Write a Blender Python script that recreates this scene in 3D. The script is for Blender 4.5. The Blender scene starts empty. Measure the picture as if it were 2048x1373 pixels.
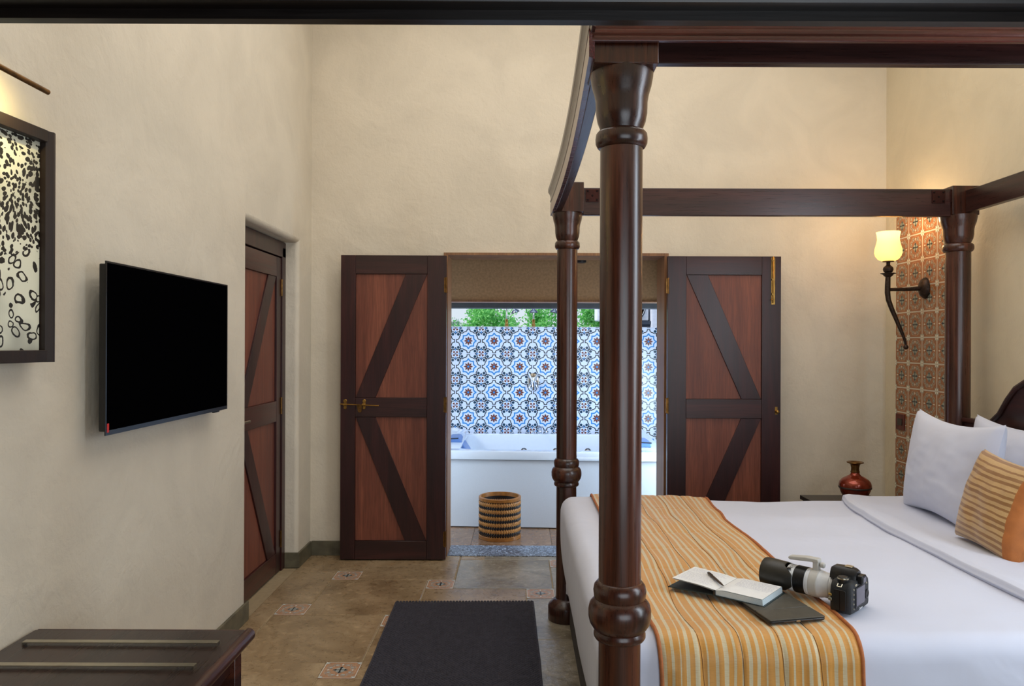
import bpy, bmesh, math, random
from math import sin, cos, pi, radians, sqrt, hypot, atan2
from mathutils import Vector, Matrix, noise
random.seed(7)
SC = bpy.context.scene
COL = SC.collection

# ------------------------------------------------------------ camera
cam_data = bpy.data.cameras.new('camera')
cam = bpy.data.objects.new('camera', cam_data); COL.objects.link(cam)
cam_data.sensor_width = 36.0
F = 1490.0
cam_data.lens = F / 2048 * 36.0
cam_data.shift_x = -14.0 / 2048
cam_data.shift_y = 1.5 / 2048
cam_data.clip_start = 0.05
CH = 1.49
cam.location = (0, 0, CH)
cam.rotation_euler = (Matrix.Rotation(radians(90), 3, 'X') @ Matrix.Rotation(radians(0.22), 3, 'Z')).to_euler()
SC.camera = cam

# ------------------------------------------------------------ world, lights, exposure
w = bpy.data.worlds.new('sky'); SC.world = w; w.use_nodes = True
nt = w.node_tree; nt.nodes.clear()
wo = nt.nodes.new('ShaderNodeOutputWorld'); bg = nt.nodes.new('ShaderNodeBackground')
tc = nt.nodes.new('ShaderNodeTexCoord'); sp = nt.nodes.new('ShaderNodeSeparateXYZ'); cr = nt.nodes.new('ShaderNodeValToRGB')
nt.links.new(tc.outputs['Generated'], sp.inputs[0]); nt.links.new(sp.outputs[2], cr.inputs[0])
cr.color_ramp.elements[0].position = 0.0; cr.color_ramp.elements[0].color = (0.74, 0.83, 0.90, 1)
cr.color_ramp.elements[1].position = 0.6; cr.color_ramp.elements[1].color = (0.50, 0.68, 1.0, 1)
nt.links.new(cr.outputs[0], bg.inputs[0]); bg.inputs[1].default_value = 1.0
nt.links.new(bg.outputs[0], wo.inputs[0])

def area(name, loc, target, sx, sy, power, col, spread=180):
    d = bpy.data.lights.new(name, 'AREA'); d.shape = 'RECTANGLE'; d.size = sx; d.size_y = sy
    d.energy = power; d.color = col; d.spread = radians(spread)
    o = bpy.data.objects.new(name, d); COL.objects.link(o); o.location = loc
    o.rotation_euler = (Vector(target) - Vector(loc)).to_track_quat('-Z', 'Y').to_euler()
    return o
# added fill lamps for room and tub front, daylight from a window on the near right, daylight over the open air bath
area('ceiling_fill', (0.55, 3.1, 4.18), (0.55, 3.1, 0.0), 3.2, 3.0, 68, (1.0, 0.965, 0.92))  # added broad overhead fill, no fixture in the room
area('hall_fill', (0.9, -1.5, 1.25), (0.2, 3.0, 0.9), 2.4, 1.7, 47, (0.84, 0.92, 1.0))  # added frontal fill behind the camera for lower left wall and bed
area('window_daylight', (2.50, 1.60, 1.65), (-0.9, 3.2, 0.9), 0.75, 1.9, 46, (0.74, 0.86, 1.0))
area('bath_side_fill', (1.52, 5.57, 0.95), (0.1, 6.05, 0.40), 0.45, 1.1, 46, (0.60, 0.79, 1.0))  # added fill hidden behind the right jamb, brightens the tub front
area('bath_side_fill_left', (-1.15, 5.57, 0.95), (0.3, 6.1, 0.40), 0.45, 1.1, 14, (0.60, 0.79, 1.0))  # weaker added fill behind the left jamb, evens out the tub front
area('open_roof_daylight', (0.3, 6.6, 3.6), (0.3, 6.75, 0.8), 2.4, 0.8, 23, (0.78, 0.88, 1.0))
sd = bpy.data.lights.new('sun', 'SUN'); sd.energy = 3.4; sd.angle = radians(12); sd.color = (1.0, 0.97, 0.9)
so = bpy.data.objects.new('sun', sd); COL.objects.link(so); so.rotation_euler = Vector((1.0, 0.45, -1.0)).to_track_quat('-Z', 'Y').to_euler()
vs = SC.view_settings
SC.display_settings.display_device = 'sRGB'
vs.view_transform = 'Standard'; vs.look = 'None'; vs.exposure = 0.0; vs.gamma = 1.0; vs.use_curve_mapping = False

# ------------------------------------------------------------ materials
def lin(c):
    r = []
    for v in c[:3]:
        v /= 255.0
        r.append(v / 12.92 if v <= 0.04045 else ((v + 0.055) / 1.055) ** 2.4)
    return (r[0], r[1], r[2], 1.0)
class NT:
    def __init__(s, name):
        s.m = bpy.data.materials.new(name); s.m.use_nodes = True; s.t = s.m.node_tree
        s.b = s.t.nodes['Principled BSDF']; s.out = s.t.nodes['Material Output']
    def n(s, typ, ins=None, **props):
        k = s.t.nodes.new(typ)
        for a, v in props.items(): setattr(k, a, v)
        for a, v in (ins or {}).items():
            if isinstance(v, bpy.types.NodeSocket): s.t.links.new(v, k.inputs[a])
            else: k.inputs[a].default_value = v
        return k
    def math(s, op, a, b=0.0, c=0.0, clamp=False):
        k = s.n('ShaderNodeMath', operation=op, use_clamp=clamp)
        for i, v in enumerate((a, b, c)):
            if isinstance(v, bpy.types.NodeSocket): s.t.links.new(v, k.inputs[i])
            else: k.inputs[i].default_value = v
        return k.outputs[0]
    def mix(s, f, a, b):
        k = s.n('ShaderNodeMix', data_type='RGBA')
        for i, v in ((0, f), (6, a), (7, b)):
            if isinstance(v, bpy.types.NodeSocket): s.t.links.new(v, k.inputs[i])
            else: k.inputs[i].default_value = v
        return k.outputs[2]
    def ramp(s, f, *stops, interp='LINEAR'):
        k = s.n('ShaderNodeValToRGB', {0: f}); e = k.color_ramp.elements; k.color_ramp.interpolation = interp
        while len(e) < len(stops): e.new(0.5)
        for i, (p, c) in enumerate(stops): e[i].position = p; e[i].color = c
        return k.outputs[0]
    def coord(s, scale=(1, 1, 1), rot=(0, 0, 0), which='Object'):
        t = s.n('ShaderNodeTexCoord'); m = s.n('ShaderNodeMapping', {0: t.outputs[which]})
        m.inputs['Scale'].default_value = scale; m.inputs['Rotation'].default_value = rot
        return m.outputs[0]
    def noise(s, vec, scale=5, detail=3, rough=0.5, dist=0.0):
        return s.n('ShaderNodeTexNoise', {'Vector': vec, 'Scale': scale, 'Detail': detail, 'Roughness': rough, 'Distortion': dist}).outputs[0]
    def bump(s, h, strength=0.3, dist=0.01, normal=None):
        ins = {'Height': h, 'Strength': strength, 'Distance': dist}
        if normal is not None: ins['Normal'] = normal
        return s.n('ShaderNodeBump', ins).outputs[0]
    def set(s, **kw):
        for a, v in kw.items():
            a = a.replace('_', ' ')
            k = [i for i in s.b.inputs if i.name.lower() == a.lower()][0]
            if isinstance(v, bpy.types.NodeSocket): s.t.links.new(v, k)
            else: k.default_value = v
        return s.m
def plain(name, c, rough=0.5, metal=0.0, var=0.06, vscale=30, bump=0.0, bscale=80, **kw):
    t = NT(name); co = t.coord(); l = lin(c)
    dark = tuple(x * (1 - var * 2) for x in l[:3]) + (1,); lite = tuple(min(1, x * (1 + var)) for x in l[:3]) + (1,)
    col = t.ramp(t.noise(co, vscale, 3), (0.3, dark), (0.7, lite))
    t.set(Base_Color=col, Roughness=rough, Metallic=metal, **kw)
    if bump: t.set(Normal=t.bump(t.noise(co, bscale, 4), bump, 0.002))
    return t.m
def wood(name, c1, c2, axis='z', rough=0.32, fine=1.0, coat=0.25, bump=0.15):
    t = NT(name)
    sc = {'x': (1.3, 22, 22), 'y': (22, 1.3, 22), 'z': (22, 22, 1.3)}[axis]
    sf = {'x': (6, 190, 190), 'y': (190, 6, 190), 'z': (190, 190, 6)}[axis]
    info = t.n('ShaderNodeObjectInfo').outputs['Random']
    off = t.n('ShaderNodeVectorMath', {0: t.coord(sc), 1: t.n('ShaderNodeCombineXYZ', {0: t.math('MULTIPLY', info, 31.0), 1: t.math('MULTIPLY', info, 17.0), 2: info}).outputs[0]}, operation='ADD').outputs[0]
    n1 = t.noise(off, 0.55 * fine, 5, 0.6, 0.9); n2 = t.noise(t.coord(sf), 1.0, 3, 0.6, 0.2)
    base = t.ramp(n1, (0.34, lin(c1)), (0.52, lin([(a + b) / 2 for a, b in zip(c1, c2)])), (0.70, lin(c2)))
    col = t.mix(t.math('MULTIPLY', t.ramp(n2, (0.42, (1, 1, 1, 1)), (0.58, (0, 0, 0, 1))), 0.35), base, lin([x * 0.55 for x in c1]))
    t.set(Base_Color=col, Roughness=t.math('ADD', t.math('MULTIPLY', n2, 0.2), rough - 0.1), Coat_Weight=coat, Coat_Roughness=0.22)
    t.set(Normal=t.bump(n2, bump, 0.001))
    return t.m
def plaster(name, c):
    t = NT(name); co = t.coord()
    a = t.noise(co, 2.2, 4, 0.55, 0.8); b = t.noise(t.coord((1, 1, 1)), 13, 6, 0.60, 0.5); d = t.noise(t.coord((1, 1, 0.55)), 55, 4, 0.6, 0.1)
    col = t.mix(t.ramp(a, (0.35, (0, 0, 0, 1)), (0.65, (1, 1, 1, 1))), lin([x * 0.97 for x in c]), lin([min(255, x * 1.015) for x in c]))
    h = t.math('ADD', t.math('MULTIPLY', a, 0.9), t.math('ADD', t.math('MULTIPLY', b, 0.5), t.math('MULTIPLY', d, 0.16)))
    t.set(Base_Color=col, Roughness=0.62, Specular_IOR_Level=0.35, Normal=t.bump(h, 0.48, 0.02))
    return t.m
def emis(name, c, s):
    t = NT(name); l = lin(c); t.set(Base_Color=l, Emission_Color=l, Emission_Strength=s); return t.m

M = {}
M['plaster'] = plaster('cream_plaster', (222, 211, 191))
M['plaster_left'] = plaster('cream_plaster_left', (220, 211, 193))
M['plaster_warm'] = plaster('warm_plaster', (221, 207, 178))
M['ceiling'] = plaster('ceiling_plaster', (228, 224, 214))
M['hall'] = plain('dim_hall_wall', (96, 78, 62), 0.8)
M['brown_plaster'] = plain('brown_plaster', (176, 142, 106), 0.8, vscale=60, var=0.10, bump=0.4, bscale=150)
M['post'] = wood('polished_post_wood', (38, 16, 10), (102, 50, 27), 'z', 0.30, 1.0, 0.25)
M['beamx'] = wood('dark_beam_wood_x', (38, 18, 18), (72, 37, 34), 'x', 0.3)
M['cornice'] = wood('lit_cornice_wood', (60, 22, 18), (112, 48, 38), 'x', 0.25)  # beam wood again, the light on the cornice put into a brighter colour
M['darkplate'] = plain('dark_red_metal', (62, 28, 24), 0.35, 0.6, 0.15)
M['beamy'] = wood('dark_beam_wood_y', (34, 15, 12), (72, 37, 28), 'y', 0.3)
M['headb'] = wood('headboard_wood', (34, 14, 10), (64, 26, 18), 'y', 0.35)
M['stile'] = wood('door_frame_wood_z', (40, 16, 17), (70, 30, 29), 'z', 0.36, 1, 0.1)
M['railx'] = wood('door_frame_wood_x', (42, 20, 19), (72, 35, 32), 'x', 0.36, 1, 0.1)
M['raily'] = wood('door_frame_wood_y', (50, 20, 18), (88, 36, 30), 'y', 0.33, 1, 0.2)
M['panel'] = wood('door_panel_wood', (108, 57, 42), (148, 85, 62), 'z', 0.45, 0.7, 0.0)
M['jamb'] = wood('jamb_wood', (128, 86, 54), (168, 122, 82), 'z', 0.5, 0.8, 0.0)
M['lintel'] = wood('lintel_wood', (12, 8, 7), (30, 22, 19), 'x', 0.34, 1, 0.0)
M['bench'] = wood('bench_wood', (30, 18, 15), (60, 36, 30), 'y', 0.3, 0.5, 0.2, 0.0)
M['benche'] = wood('bench_edge_wood', (46, 20, 14), (92, 44, 28), 'y', 0.3)
M['black_wood'] = wood('black_wood', (24, 18, 16), (46, 36, 32), 'x', 0.4)
M['frame'] = wood('picture_frame_wood', (26, 16, 12), (44, 27, 21), 'z', 0.5, 1, 0.0)
M['brass'] = plain('aged_brass', (176, 138, 74), 0.3, 1.0, 0.15)
M['steel'] = plain('brushed_steel', (196, 190, 170), 0.28, 1.0)
M['chrome'] = plain('chrome', (225, 230, 236), 0.08, 1.0, 0.0)
M['iron'] = plain('bronzed_iron', (62, 46, 36), 0.45, 0.6, 0.3, 60, 0.5, 90)
M['redplate'] = plain('red_brown_metal', (110, 52, 44), 0.35, 0.6, 0.15)
M['darkchrome'] = plain('dark_chrome', (92, 98, 108), 0.25, 1.0)
M['thread'] = plain('brown_thread', (112, 72, 34), 0.8)
M['screw'] = plain('dark_screw', (34, 22, 22), 0.4, 0.8)
M['grout'] = plain('floor_grout', (164, 144, 112), 0.8, bump=0.3)
M['white_acryl'] = plain('white_acrylic', (206, 216, 230), 0.12, 0, 0.01, Coat_Weight=0.4)
M['tub_panel'] = plain('matt_tub_panel', (202, 210, 222), 0.45, 0, 0.015, 200)
M['tub_grey'] = plain('tub_rim_grey', (196, 203, 212), 0.3, 0, 0.01)
M['headrest'] = plain('blue_headrest', (88, 124, 186), 0.3, 0, 0.05)
M['darkpad'] = plain('dark_pad', (26, 34, 48), 0.4)
M['black'] = plain('black_plastic', (20, 20, 22), 0.38, 0, 0.1, 90)
M['blackrub'] = plain('black_textured', (22, 26, 30), 0.5, 0, 0.1, 90, 0.4, 900)
M['tvframe'] = plain('tv_frame', (14, 14, 15), 0.3)
M['screen'] = plain('tv_screen', (3, 3, 4), 0.12, 0, 0.0, Specular_IOR_Level=0.0)
M['red'] = plain('red_sticker', (200, 40, 34), 0.5)
M['white'] = plain('white_print', (235, 235, 238), 0.5)
M['lcd'] = plain('grey_lcd', (88, 84, 98), 0.2)
M['paper'] = plain('paper', (230, 230, 228), 0.8, 0, 0.02)
M['pagedge'] = plain('page_edges', (196, 208, 212), 0.8, 0, 0.04, 400)
M['ink'] = plain('blue_ink', (96, 92, 150), 0.8)
M['pen'] = plain('pen_metal', (92, 78, 68), 0.35, 0.6)
M['cover'] = plain('book_cover', (28, 44, 46), 0.5)
M['tablet'] = plain('tablet_cover', (72, 68, 58), 0.55, 0, 0.08, 40, 0.2, 700)
M['lens_white'] = plain('lens_barrel', (216, 219, 222), 0.38, 0, 0.02)
M['lens_foot'] = plain('lens_foot', (190, 187, 180), 0.45, 0, 0.03)
M['hood'] = plain('lens_hood', (38, 36, 30), 0.42, 0, 0.15, 30)
M['gold'] = plain('gold_ring', (180, 150, 80), 0.35, 0.8)
M['copper'] = plain('copper_lacquer', (140, 52, 28), 0.24, 0.55, 0.2, 12, Coat_Weight=0.5)
M['vband'] = plain('vase_band', (70, 62, 56), 0.4, 0.6)
M['oldbrass'] = plain('old_brass', (128, 92, 48), 0.32, 0.9, 0.25, 40)
M['cane'] = plain('cane', (176, 120, 58), 0.4, 0, 0.18, 60)
M['canedark'] = plain('dark_cane', (34, 24, 20), 0.5, 0, 0.2, 60)
M['canerim'] = plain('cane_rim', (150, 96, 40), 0.35, 0, 0.15, 40)
M['rug'] = plain('charcoal_wool', (60, 58, 68), 0.9, 0, 0.12, 40, 0.4, 600)
M['outer_wall'] = plain('outdoor_wall', (205, 210, 222), 0.8)
M['bamboo'] = plain('bamboo', (206, 190, 150), 0.7, 0, 0.1)
M['ac'] = plain('ac_white', (226, 230, 236), 0.5)
M['acdark'] = plain('ac_dark', (46, 54, 68), 0.5)
M['blindbox'] = plain('dark_grey_beam', (70, 72, 76), 0.55)
M['bark'] = plain('bark', (92, 80, 62), 0.9)
M['gusset'] = plain('orange_fabric', (176, 104, 46), 0.7, 0, 0.08, 20, 0.3, 500)
M['piping'] = plain('orange_piping', (178, 104, 54), 0.7, 0, 0.1, 60)
M['stoneface'] = plain('stone_base', (104, 98, 78), 0.5, 0, 0.2, 14, 0.5, 40)
M['under'] = plain('bed_valance', (64, 60, 56), 0.8)

def leafmat(name, c1, c2):
    t = NT(name); r = t.n('ShaderNodeNewGeometry').outputs['Random Per Island']
    t.set(Base_Color=t.ramp(r, (0.0, lin(c1)), (1.0, lin(c2))), Roughness=0.6)
    tr = t.n('ShaderNodeBsdfTranslucent', {0: lin([(a + b) / 2 for a, b in zip(c1, c2)])})
    mx = t.n('ShaderNodeMixShader', {0: 0.35, 1: t.b.outputs[0], 2: tr.outputs[0]})
    t.t.links.new(mx.outputs[0], t.out.inputs[0]); return t.m
M['leaf'] = leafmat('bright_leaves', (70, 160, 72), (160, 232, 130))
M['leaf2'] = leafmat('yellow_green_leaves', (90, 160, 50), (178, 226, 96))
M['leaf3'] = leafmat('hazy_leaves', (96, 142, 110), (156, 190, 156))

def stone(name, c1, c2, c3, rough, rough2, bump, seed):
    t = NT(name); co = t.coord()
    info = t.n('ShaderNodeObjectInfo').outputs['Random']
    off = t.n('ShaderNodeVectorMath', {0: co, 1: t.n('ShaderNodeCombineXYZ', {0: t.math('MULTIPLY', info, 40.0), 1: seed}).outputs[0]}, operation='ADD').outputs[0]
    a = t.noise(off, 3.0, 6, 0.62, 0.8); b = t.noise(off, 26, 6, 0.65, 0.5); c = t.noise(off, 160, 3, 0.6)
    col = t.ramp(a, (0.30, lin(c1)), (0.52, lin(c2)), (0.72, lin(c3)))
    col = t.mix(t.math('MULTIPLY', t.ramp(b, (0.56, (0, 0, 0, 1)), (0.70, (1, 1, 1, 1))), 0.35), col, lin([min(255, x * 1.28) for x in c3]))
    col = t.mix(t.math('MULTIPLY', t.ramp(b, (0.32, (1, 1, 1, 1)), (0.45, (0, 0, 0, 1))), 0.24), col, lin([x * 0.55 for x in c1]))
    h = t.math('ADD', t.math('MULTIPLY', a, 0.8), t.math('ADD', t.math('MULTIPLY', b, 0.5), t.math('MULTIPLY', c, 0.06)))
    t.set(Base_Color=col, Roughness=t.ramp(b, (0.3, (rough,) * 3 + (1,)), (0.7, (rough2,) * 3 + (1,))), Normal=t.bump(h, bump, 0.012), Specular_IOR_Level=0.6)
    return t.m
M['slab'] = stone('brown_kota_stone', (122, 100, 72), (156, 132, 100), (180, 157, 124), 0.22, 0.40, 0.26, 1.0)
M['slabrough_sheen'] = stone('riven_sheen_stone', (116, 106, 88), (148, 138, 119), (174, 166, 148), 0.10, 0.24, 0.60, 5.0)  # riven slabs, colour greyed to imitate the silvery reflection of daylight
M['bathstone'] = stone('bath_floor_stone', (104, 78, 58), (126, 96, 72), (142, 112, 86), 0.18, 0.28, 0.06, 9.0)
M['sill_old'] = stone('grey_sill_stone', (70, 74, 82), (108, 112, 122), (170, 178, 190), 0.25, 0.4, 2.2, 3.0)
t = NT('sill_stone'); co = t.coord((1, 1, 1))
t.set(Base_Color=t.ramp(t.noise(co, 55, 5, .7, 1.0), (.42, lin((44, 50, 60))), (.52, lin((110, 122, 140))), (.62, lin((186, 202, 224)))), Roughness=.35, Normal=t.bump(t.noise(co, 60, 5), .6, .004)); M['sill'] = t.m
# tile colours
M['t_white'] = plain('tile_pale', (200, 214, 238), 0.25, 0, 0.01)
M['t_blue'] = plain('tile_blue', (44, 128, 200), 0.25, 0, 0.03)
M['t_black'] = plain('tile_black', (14, 19, 24), 0.25, 0, 0.03)
M['t_navy'] = plain('tile_navy', (16, 54, 78), 0.25, 0, 0.03)
M['t_brown'] = plain('tile_brown', (104, 52, 42), 0.25, 0, 0.03)
M['r_base'] = plain('tile_terracotta', (156, 96, 52), 0.3, 0, 0.05)
M['r_line'] = plain('tile_tan_line', (200, 148, 98), 0.3, 0, 0.03)
M['r_grey'] = plain('tile_grey_green', (156, 164, 148), 0.3, 0, 0.03)
M['r_cream'] = plain('tile_cream', (232, 226, 204), 0.3, 0, 0.03)
M['r_black'] = plain('tile_ink', (22, 26, 30), 0.3, 0, 0.03)

def linen(name, c):
    t = NT(name); co = t.coord()
    a = t.noise(co, 3.2, 3, 0.5, 0.7); b = t.noise(co, 700, 2)
    t.set(Base_Color=lin(c), Roughness=0.75, Sheen_Weight=0.15, Normal=t.bump(t.math('ADD', t.math('MULTIPLY', a, 1.0), t.math('MULTIPLY', b, 0.01)), 0.35, 0.02))
    return t.m
M['linen'] = linen('white_linen', (206, 210, 226))
def stripes(name, uvaxis, freq, gold, cream, dark, bias=0.1, warp=0.0):
    t = NT(name); uv = t.n('ShaderNodeTexCoord').outputs['UV']; s = t.n('ShaderNodeSeparateXYZ', {0: uv})
    u = s.outputs[uvaxis]
    wn = t.noise(t.n('ShaderNodeVectorMath', {0: uv, 1: (6, 6, 6)}, operation='MULTIPLY').outputs[0], 1.0, 2)
    u = t.math('ADD', u, t.math('MULTIPLY', wn, warp))
    a = t.math('SINE', t.math('MULTIPLY', u, freq * 2 * pi))
    b = t.math('SINE', t.math('ADD', t.math('MULTIPLY', u, freq * 2 * pi * 0.29), 1.0))
    v = t.math('ADD', a, t.math('MULTIPLY', b, 0.45))
    f = t.ramp(t.math('MULTIPLY_ADD', v, 0.25, 0.5), (0.5 + bias, (0, 0, 0, 1)), (0.53 + bias, (1, 1, 1, 1)))
    slub = t.noise(t.n('ShaderNodeVectorMath', {0: uv, 1: (900, 60, 1) if uvaxis == 0 else (60, 900, 1)}, operation='MULTIPLY').outputs[0], 1.0, 3, 0.6)
    weft = t.noise(t.n('ShaderNodeVectorMath', {0: uv, 1: (50, 700, 1) if uvaxis == 0 else (700, 50, 1)}, operation='MULTIPLY').outputs[0], 1.0, 2, 0.6)
    col = t.mix(f, lin(gold), lin(cream))
    col = t.mix(t.math('MULTIPLY', t.ramp(weft, (0.45, (0, 0, 0, 1)), (0.7, (1, 1, 1, 1))), 0.35), col, lin(dark))
    t.set(Base_Color=col, Roughness=0.5, Sheen_Weight=0.3, Normal=t.bump(slub, 0.25, 0.001)); return t.m
M['runner'] = stripes('striped_silk', 0, 43, (206, 146, 60), (206, 192, 154), (172, 112, 44), 0.09)
M['cushion'] = stripes('striped_cushion_silk', 1, 15, (146, 100, 48), (194, 156, 100), (136, 94, 46), -0.06, 0.02)

# ------------------------------------------------------------ mesh builder
class B:
    def __init__(s): s.v = []; s.f = []; s.mi = []; s.uv = None
    def add(s, vs, fs, mi=0):
        k = len(s.v); s.v += [tuple(v) for v in vs]
        for f in fs: s.f.append(tuple(i + k for i in f)); s.mi.append(mi)
        return s
    def box(s, x0, y0, z0, x1, y1, z1, mi=0):
        x0, x1 = min(x0, x1), max(x0, x1); y0, y1 = min(y0, y1), max(y0, y1); z0, z1 = min(z0, z1), max(z0, z1)
        vs = [(x, y, z) for z in (z0, z1) for y in (y0, y1) for x in (x0, x1)]
        return s.add(vs, [(0, 2, 3, 1), (4, 5, 7, 6), (0, 1, 5, 4), (2, 6, 7, 3), (0, 4, 6, 2), (1, 3, 7, 5)], mi)
    def prism(s, poly, axis, a, b, mi=0):
        """poly: 2D points ccw; axis 'x': (y,z), 'y': (x,z), 'z': (x,y)"""
        n = len(poly)
        def mk(p, c): return {'x': (c, p[0], p[1]), 'y': (p[0], c, p[1]), 'z': (p[0], p[1], c)}[axis]
        vs = [mk(p, a) for p in poly] + [mk(p, b) for p in poly]
        fs = [tuple(range(n))[::-1], tuple(range(n, 2 * n))] + [(i, (i + 1) % n, n + (i + 1) % n, n + i) for i in range(n)]
        return s.add(vs, fs, mi)
    def lathe(s, prof, c=(0, 0, 0), seg=32, mi=0, mat=None, sx=1.0, sy=1.0, cap=True):
        """prof: [(r, z)] bottom to top"""
        vs = []; n = len(prof)
        for r, z in prof:
            for k in range(seg):
                a = 2 * pi * k / seg; p = Vector((r * cos(a) * sx, r * sin(a) * sy, z))
                if mat is not None: p = mat @ p
                vs.append((p[0] + c[0], p[1] + c[1], p[2] + c[2]))
        fs = [(i * seg + k, i * seg + (k + 1) % seg, (i + 1) * seg + (k + 1) % seg, (i + 1) * seg + k) for i in range(n - 1) for k in range(seg)]
        if cap and prof[0][0] > 1e-6: fs.append(tuple(range(seg))[::-1])
        if cap and prof[-1][0] > 1e-6: fs.append(tuple(range((n - 1) * seg, n * seg)))
        return s.add(vs, fs, mi)
    def tube(s, pts, r, seg=10, mi=0, cap=True):
        pts = [Vector(p) for p in pts]; n = len(pts); rs = r if isinstance(r, (list, tuple)) else [r] * n
        up = None; vs = []
        for i, p in enumerate(pts):
            t = (pts[min(i + 1, n - 1)] - pts[max(i - 1, 0)]).normalized()
            if up is None:
                up = Vector((0, 0, 1)) if abs(t.z) < 0.9 else Vector((1, 0, 0))
            sd = t.cross(up).normalized(); up = sd.cross(t).normalized()
            for k in range(seg):
                a = 2 * pi * k / seg; vs.append(p + (sd * cos(a) + up * sin(a)) * rs[i])
        fs = [(i * seg + k, i * seg + (k + 1) % seg, (i + 1) * seg + (k + 1) % seg, (i + 1) * seg + k) for i in range(n - 1) for k in range(seg)]
        if cap: fs += [tuple(range(seg))[::-1], tuple(range((n - 1) * seg, n * seg))]
        return s.add(vs, fs, mi)
    def grid(s, fn, nu, nv, mi=0, uvfn=None):
        k = len(s.v)
        for j in range(nv + 1):
            for i in range(nu + 1): s.v.append(tuple(fn(i / nu, j / nv)))
        for j in range(nv):
            for i in range(nu):
                a = k + j * (nu + 1) + i; s.f.append((a, a + 1, a + nu + 2, a + nu + 1)); s.mi.append(mi)
        if uvfn:
            if s.uv is None: s.uv = {}
            for j in range(nv + 1):
                for i in range(nu + 1): s.uv[k + j * (nu + 1) + i] = uvfn(i / nu, j / nv)
        return s
    def ball(s, c, r, seg=14, mi=0, sz=1.0):
        pr = [(r * cos(a), r * sz * sin(a)) for a in [(-pi / 2 + pi * i / 8) for i in range(9)]]
        pr[0] = (1e-7, pr[0][1]); pr[-1] = (1e-7, pr[-1][1])
        return s.lathe(pr, c, seg, mi)
    def xf(s, m):
        s.v = [tuple(m @ Vector(v)) for v in s.v]; return s

ORG = {}
def setp(o, label=None, cat=None, group=None, kind=None):
    for k, v in (('label', label), ('category', cat), ('group', group), ('kind', kind)):
        if v: o[k] = v
    return o
def mesh_of(name, b, mats, origin=(0, 0, 0), smooth=True, angle=35, merge=False):
    me = bpy.data.meshes.new(name)
    ox, oy, oz = origin
    me.from_pydata([(x - ox, y - oy, z - oz) for x, y, z in b.v], [], b.f)
    mats = mats if isinstance(mats, (list, tuple)) else [mats]
    for m in mats: me.materials.append(M[m] if isinstance(m, str) else m)
    me.polygons.foreach_set('material_index', b.mi)
    if b.uv:
        uv = me.uv_layers.new(name='UVMap')
        for lp in me.loops: uv.data[lp.index].uv = b.uv.get(lp.vertex_index, (0, 0))
    if merge:
        bm = bmesh.new(); bm.from_mesh(me); bmesh.ops.remove_doubles(bm, verts=bm.verts, dist=1e-5)
        bmesh.ops.recalc_face_normals(bm, faces=bm.faces); bm.to_mesh(me); bm.free()
    if smooth:
        me.polygons.foreach_set('use_smooth', [True] * len(me.polygons))
        me.set_sharp_from_angle(angle=radians(angle))
    me.update()
    return me
def thing(name, label, cat, loc=(0, 0, 0), rot=None, group=None, kind=None):
    o = bpy.data.objects.new(name, None); COL.objects.link(o); o.location = loc; o.empty_display_size = 0.05
    if rot is not None:
        if isinstance(rot, Matrix): o.rotation_euler = rot.to_euler()
        else: o.rotation_euler = (0, 0, rot)
        ORG[o.name] = (0, 0, 0)
    else: ORG[o.name] = tuple(loc)
    return setp(o, label, cat, group, kind)
def part(name, b, mats, parent, bevel=0.0, seg=2, smooth=True, angle=35, merge=False, kind=None, label=None):
    og = ORG[parent.name]
    me = mesh_of(name, b, mats, og, smooth, angle, merge)
    o = bpy.data.objects.new(name, me); COL.objects.link(o); o.parent = parent; ORG[o.name] = og
    if bevel: addbev(o, bevel, seg)
    return setp(o, label, kind=kind)
def solo(name, b, mats, label=None, cat=None, origin=None, bevel=0.0, seg=2, group=None, kind=None, smooth=True, angle=35, merge=False):
    if origin is None:
        xs = [v[0] for v in b.v]; ys = [v[1] for v in b.v]; zs = [v[2] for v in b.v]
        origin = ((min(xs) + max(xs)) / 2, (min(ys) + max(ys)) / 2, min(zs))
    me = mesh_of(name, b, mats, origin, smooth, angle, merge)
    o = bpy.data.objects.new(name, me); COL.objects.link(o); o.location = origin; ORG[o.name] = tuple(origin)
    if bevel: addbev(o, bevel, seg)
    return setp(o, label, cat, group, kind)
def struct(name, b, mats, **kw):
    return solo(name, b, mats, origin=(0, 0, 0), kind='structure', **kw)
def addbev(o, wd, seg=2):
    m = o.modifiers.new('bevel', 'BEVEL'); m.width = wd; m.segments = seg; m.limit_method = 'ANGLE'; m.angle_limit = radians(40)
def inst(name, me, loc, parent, rot=(0, 0, 0)):
    o = bpy.data.objects.new(name, me); COL.objects.link(o); o.location = loc; o.rotation_euler = rot
    if parent: o.parent = parent
    return o
def arc(cx, cy, r, a0, a1, n=6):
    return [(cx + r * cos(radians(a0 + (a1 - a0) * i / n)), cy + r * sin(radians(a0 + (a1 - a0) * i / n))) for i in range(n + 1)]
def N3(x, y, z=0.0, s=1.0): return noise.noise(Vector((x * s, y * s, z * s)))
# ============================================================ ROOM SHELL
XL, XR, YB = -1.462, 2.576, 5.235      # left wall, right wall, back wall planes
CEIL = 4.25
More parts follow.
